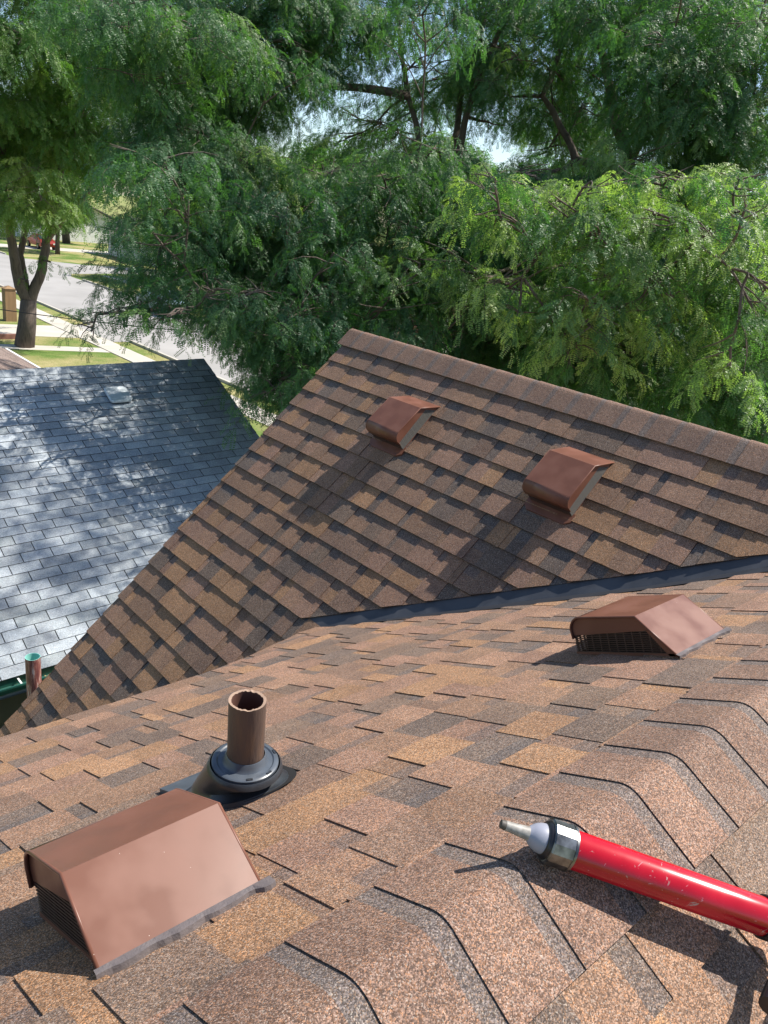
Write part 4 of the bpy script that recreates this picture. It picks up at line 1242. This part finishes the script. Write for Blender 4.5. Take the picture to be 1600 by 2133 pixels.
# --- trees, shrubs farther off
def far_tree(x, y, h, r_, label, seed, mt=M_LEAF2, cat='tree', group=None, low=.3, dens=1.0, trunk=True, name='shade_tree'):
    rnd = random.Random(seed); t = thing(name, (x, y, 0), label, cat, group)
    cz = h*(1+low)/2; rz = h*(1-low)/2
    if trunk:
        limbs = [(bend(Vector((x, y, 0)), Vector((x, y, cz)), 4, .03, rnd), r_*.07, r_*.04)]
        q = MB()
        for k in range(7):
            e = Vector((x+rnd.uniform(-.6, .6)*r_, y+rnd.uniform(-.6, .6)*r_, cz+rnd.uniform(-.3, .7)*rz))
            limbs.append((bend(limbs[0][0][2+k % 3], e, 5, .1, rnd), r_*.03, r_*.01))
        for p_, a, b in limbs: q.tube(p_, [a+(b-a)*i/(len(p_)-1) for i in range(len(p_))], 7)
        q.build('trunk', M_BARK, t, smooth=True)
    pts, rots, scls, tones = [], [], [], []
    n = int(330*dens)
    lob = [(Vector((rnd.gauss(0, 1), rnd.gauss(0, 1), rnd.gauss(0, .8))).normalized(), rnd.uniform(.7, 1.12)) for _ in range(11)]
    for k in range(n):
        d = Vector((rnd.gauss(0, 1), rnd.gauss(0, 1), rnd.gauss(0, 1))).normalized()
        s_ = max(m_*max(0, d.dot(l_))**1.5 for l_, m_ in lob)
        rr_ = rnd.uniform(.35, 1)**.5*(.35+.65*s_)
        pts.append((x+d.x*r_*rr_, y+d.y*r_*rr_, cz+d.z*rz*rr_)); rots.append((rnd.uniform(0, 6.3), rnd.uniform(0, 6.3), rnd.uniform(0, 6.3)))
        scls.append(r_/3.2*rnd.uniform(.7, 1.3)); tones.append(max(0, rnd.gauss(.3, .14)))
    crown('crown' if trunk else 'foliage', pts, rots, scls, tones, PROTO_C, [mt], t)
    return t
gB = 'trees beyond the street'
FL_ = ['small tree on the lawn in front of the pale house up the street', 'small tree right of the pale garage across the side street', 'pale green young tree across the street, right of the forked trunk', 'tall shade tree beside the pale house up the street', 'broad tree closing the far end of the street, left side',
 'broad tree closing the far end of the street, right side', 'shade tree behind the pale house with the garage', 'yellow-green tree between the side street and the brick house', 'tree behind the brick house across the street',
 'shade tree between the brick and the cream house', 'big tree behind the cream house on the right', 'low tree in front of the cream house', 'street-side tree on the near lawn past the forked one', 'near-side tree far up the street behind the brick house',
 'tallest tree at the far left on the horizon', 'deep background tree over the roof of the brick house', 'deep background tree over the side street', 'background tree at the far right beyond the ridge', 'background tree right of the leaning limbs']
lab = ['distant shade tree beyond the street']
specs = [(31, 84, 6.5, 3.6), (36.5, 72.5, 6, 3.2), (33, 62, 9, 4.5), (38, 100, 14, 7), (30, 128, 16, 8), (44, 128, 15, 8), (52, 84, 14, 7), (48, 62, 14, 6.5), (46, 44, 13, 6.5), (50, 30, 13, 6),
         (60, 20, 14, 7), (44, 22, 12, 5.5), (8, 78, 13, 6), (0, 110, 15, 8), (14, 150, 17, 9), (62, 46, 15, 8), (70, 70, 17, 9), (60, 8, 14, 7), (75, 30, 16, 8)]
for i, (x, y, h, r_) in enumerate(specs):
    far_tree(x, y, h, r_, FL_[i], 500+i, M_LEAFY if i in (1, 2, 7) else M_LEAF2, group=gB if i else None, dens=1.0)
for i, (x, y, h, r_, l_) in enumerate(((31.5, 70.5-6, 2.6, 1.7, 'rounded yellow-green shrub nearest the side street'), (34.5, 61, 2.4, 2.0, 'low spreading shrub on the lawn across the street'), (31, 56.5, 1.8, 1.3, 'small rounded bush beside the far driveway'), (33, 47, 2.2, 1.6, 'dense shrub behind the parked car'))):
    far_tree(x, y, h, r_, l_, 600+i, M_LEAFY, 'shrub', low=.02, dens=.5, trunk=False, name='shrub')

# ------------------------------------------------------------------ houses across the street
def simple_house(x0, y0, x1, y1, h, rise, wm, label, door=None, roof=M_DROOF):
    t = thing('house', ((x0+x1)/2, (y0+y1)/2, 0), label, 'house', 'houses across the street')
    q = MB(); q.bb((x0, y0, 0), (x1, y1, h)); q.build('wall', wm, t)
    q = MB(); e = .5; xm = (x0+x1)/2
    A = [(x0-e, y0-e, h-.1), (x0-e, y1+e, h-.1), (xm, y1+e, h+rise), (xm, y0-e, h+rise)]
    B = [(xm, y0-e, h+rise), (xm, y1+e, h+rise), (x1+e, y1+e, h-.1), (x1+e, y0-e, h-.1)]
    for K in (A, B): q.prism([Vector(a)+Vector((0, 0, .15)) for a in K], [Vector(a) for a in K], closed=True)
    q.build('roof', roof, t)
    q = MB(); q.add([(x0, y0, h), (x1, y0, h), (xm, y0, h+rise)], [(0, 1, 2)]); q.add([(x0, y1, h), (x1, y1, h), (xm, y1, h+rise)], [(0, 1, 2)]); q.build('gable', wm, t)
    n = 4
    for k in range(n):
        yc = y0+(y1-y0)*(k+.5)/n
        if door == k:
            q = MB(); q.bb((x0-.06, yc-1.2, 0), (x0-.01, yc+1.2, 2.15)); g_ = q.build('garage_door', M_WHITE, t)
            for z in (.55, 1.1, 1.65): qq = MB(); qq.bb((x0-.075, yc-1.18, z-.015), (x0-.061, yc+1.18, z+.015)); qq.build('door_rib', M_FASC, g_)
        else:
            q = MB(); q.bb((x0-.05, yc-.7, .95), (x0-.01, yc+.7, 2.15)); f_ = q.build('window', M_WHITE, t)
            qq = MB(); qq.bb((x0-.07, yc-.6, 1.05), (x0-.051, yc-.03, 2.05)); qq.bb((x0-.07, yc+.03, 1.05), (x0-.051, yc+.6, 2.05)); qq.build('pane', M_GLASS, f_)
    return t
simple_house(38, 76, 48, 88, 2.8, 2.2, M_PALE, 'pale house with white garage door far up the street', 0)
simple_house(36, 38, 46, 50, 2.9, 2.2, M_BRICKW, 'brick house across the street behind the trees', 3)
simple_house(37, 16, 47, 29, 2.9, 2.2, M_CREAM, 'cream house across the street, seen through the right-hand tree', 0)
simple_house(34, 104, 46, 118, 2.9, 2.4, M_PALE, 'white house farthest up the street', 1)
simple_house(-4, 60, 8, 72, 2.8, 2.2, M_BRICKW, 'brick house on the near side, up the street', 2)

# ------------------------------------------------------------------ parked car
def car(x, y, label, col):
    t = thing('parked_car', (x, y, 0), label, 'car')
    M_P = mat('car_paint_'+label[:6], col, .25, .3)[0]
    prof = [(-2.2, .35), (-2.25, .65), (-2.1, .92), (-1.45, 1.0), (-.75, 1.40), (.55, 1.42), (1.25, 1.02), (2.05, .85), (2.25, .62), (2.2, .35)]
    rings = []
    for wx, k in ((-.86, .93), (-.80, 1), (.80, 1), (.86, .93)):
        rings.append([Vector((x+wx*(1 if z < 1.05 else .84), y+yy*(k if abs(wx) > .82 else 1), .30+(z-.30)*(k if abs(wx) > .82 else 1))) for yy, z in prof])
    q = MB(); q.loft(rings, True); b = q.build('body', M_P, t); autosmooth(b, 30)
    for s_ in (-1, 1):
        q = MB(); q.add([(x+s_*.80, y-1.25, 1.03), (x+s_*.80, y+1.05, 1.03), (x+s_*.715, y+.5, 1.37), (x+s_*.715, y-.7, 1.37)], [(0, 1, 2, 3)]); q.build('side_window', M_GLASS, t)
        for yy in (-1.4, 1.4):
            q = MB(); q.tube([(x+s_*.70, y+yy, .32), (x+s_*.89, y+yy, .32)], .32, 20); w_ = q.build('wheel', mat('tyre', (.02, .02, .02), .8)[0], t)
            q = MB(); q.tube([(x+s_*.885, y+yy, .32), (x+s_*.90, y+yy, .32)], .19, 14); q.build('rim', M_CHR, w_)
    for (ya, za, yb2, zb) in ((-1.42, 1.02, -.78, 1.39), (1.22, 1.04, .58, 1.41)):
        q = MB(); q.add([(x-.66, y+ya, za+.012), (x+.66, y+ya, za+.012), (x+.60, y+yb2, zb+.012), (x-.60, y+yb2, zb+.012)], [(0, 1, 2, 3)]); q.build('windscreen', M_GLASS, t)
    for s_ in (-1, 1):
        q = MB(); q.box((x+s_*.6, y-2.2, .66), (.16, .05, .07)); q.build('headlight', M_WHITE, t)
    return t
car(23.6, 46.5, 'light blue-grey car parked at the far kerb, half hidden by foliage', (.30, .38, .44))
car(31.5, 90.0, 'red car in a driveway far up the street', (.30, .03, .025))

# ------------------------------------------------------------------ wire and post
a = Vector((0, 0, Z0))+ray(-60, 636).normalized()*17; b = Vector((0, 0, Z0))+ray(760, 712).normalized()*13.4
q = MB(); q.tube([a.lerp(b, i/24)+Vector((0, 0, -.10*math.sin(math.pi*i/24))) for i in range(25)], .008, 6)
tag(q.build('service_wire', mat('black_wire', (.01, .01, .01), .5)[0], origin=tuple(a.lerp(b, .5))), 'thin black utility wire sagging in front of the forked street tree', 'wire')
pp = Vector((0, 0, Z0))+ray(21, 668)*((-Z0)/ray(21, 668).z)
pt_ = thing('wooden_post', (pp.x, pp.y, 0), 'short square wooden post behind the forked street tree', 'post')
q = MB(); q.bb((pp.x-.26, pp.y-.26, 0), (pp.x+.26, pp.y+.26, 1.62)); q.build('shaft', M_WOOD, pt_)
q = MB(); q.add([(pp.x-.30, pp.y-.30, 1.62), (pp.x+.30, pp.y-.30, 1.62), (pp.x+.30, pp.y+.30, 1.62), (pp.x-.30, pp.y+.30, 1.62), (pp.x, pp.y, 1.76)], [(0, 1, 4), (1, 2, 4), (2, 3, 4), (3, 0, 4), (3, 2, 1, 0)]); q.build('post_cap', M_WOOD, pt_)
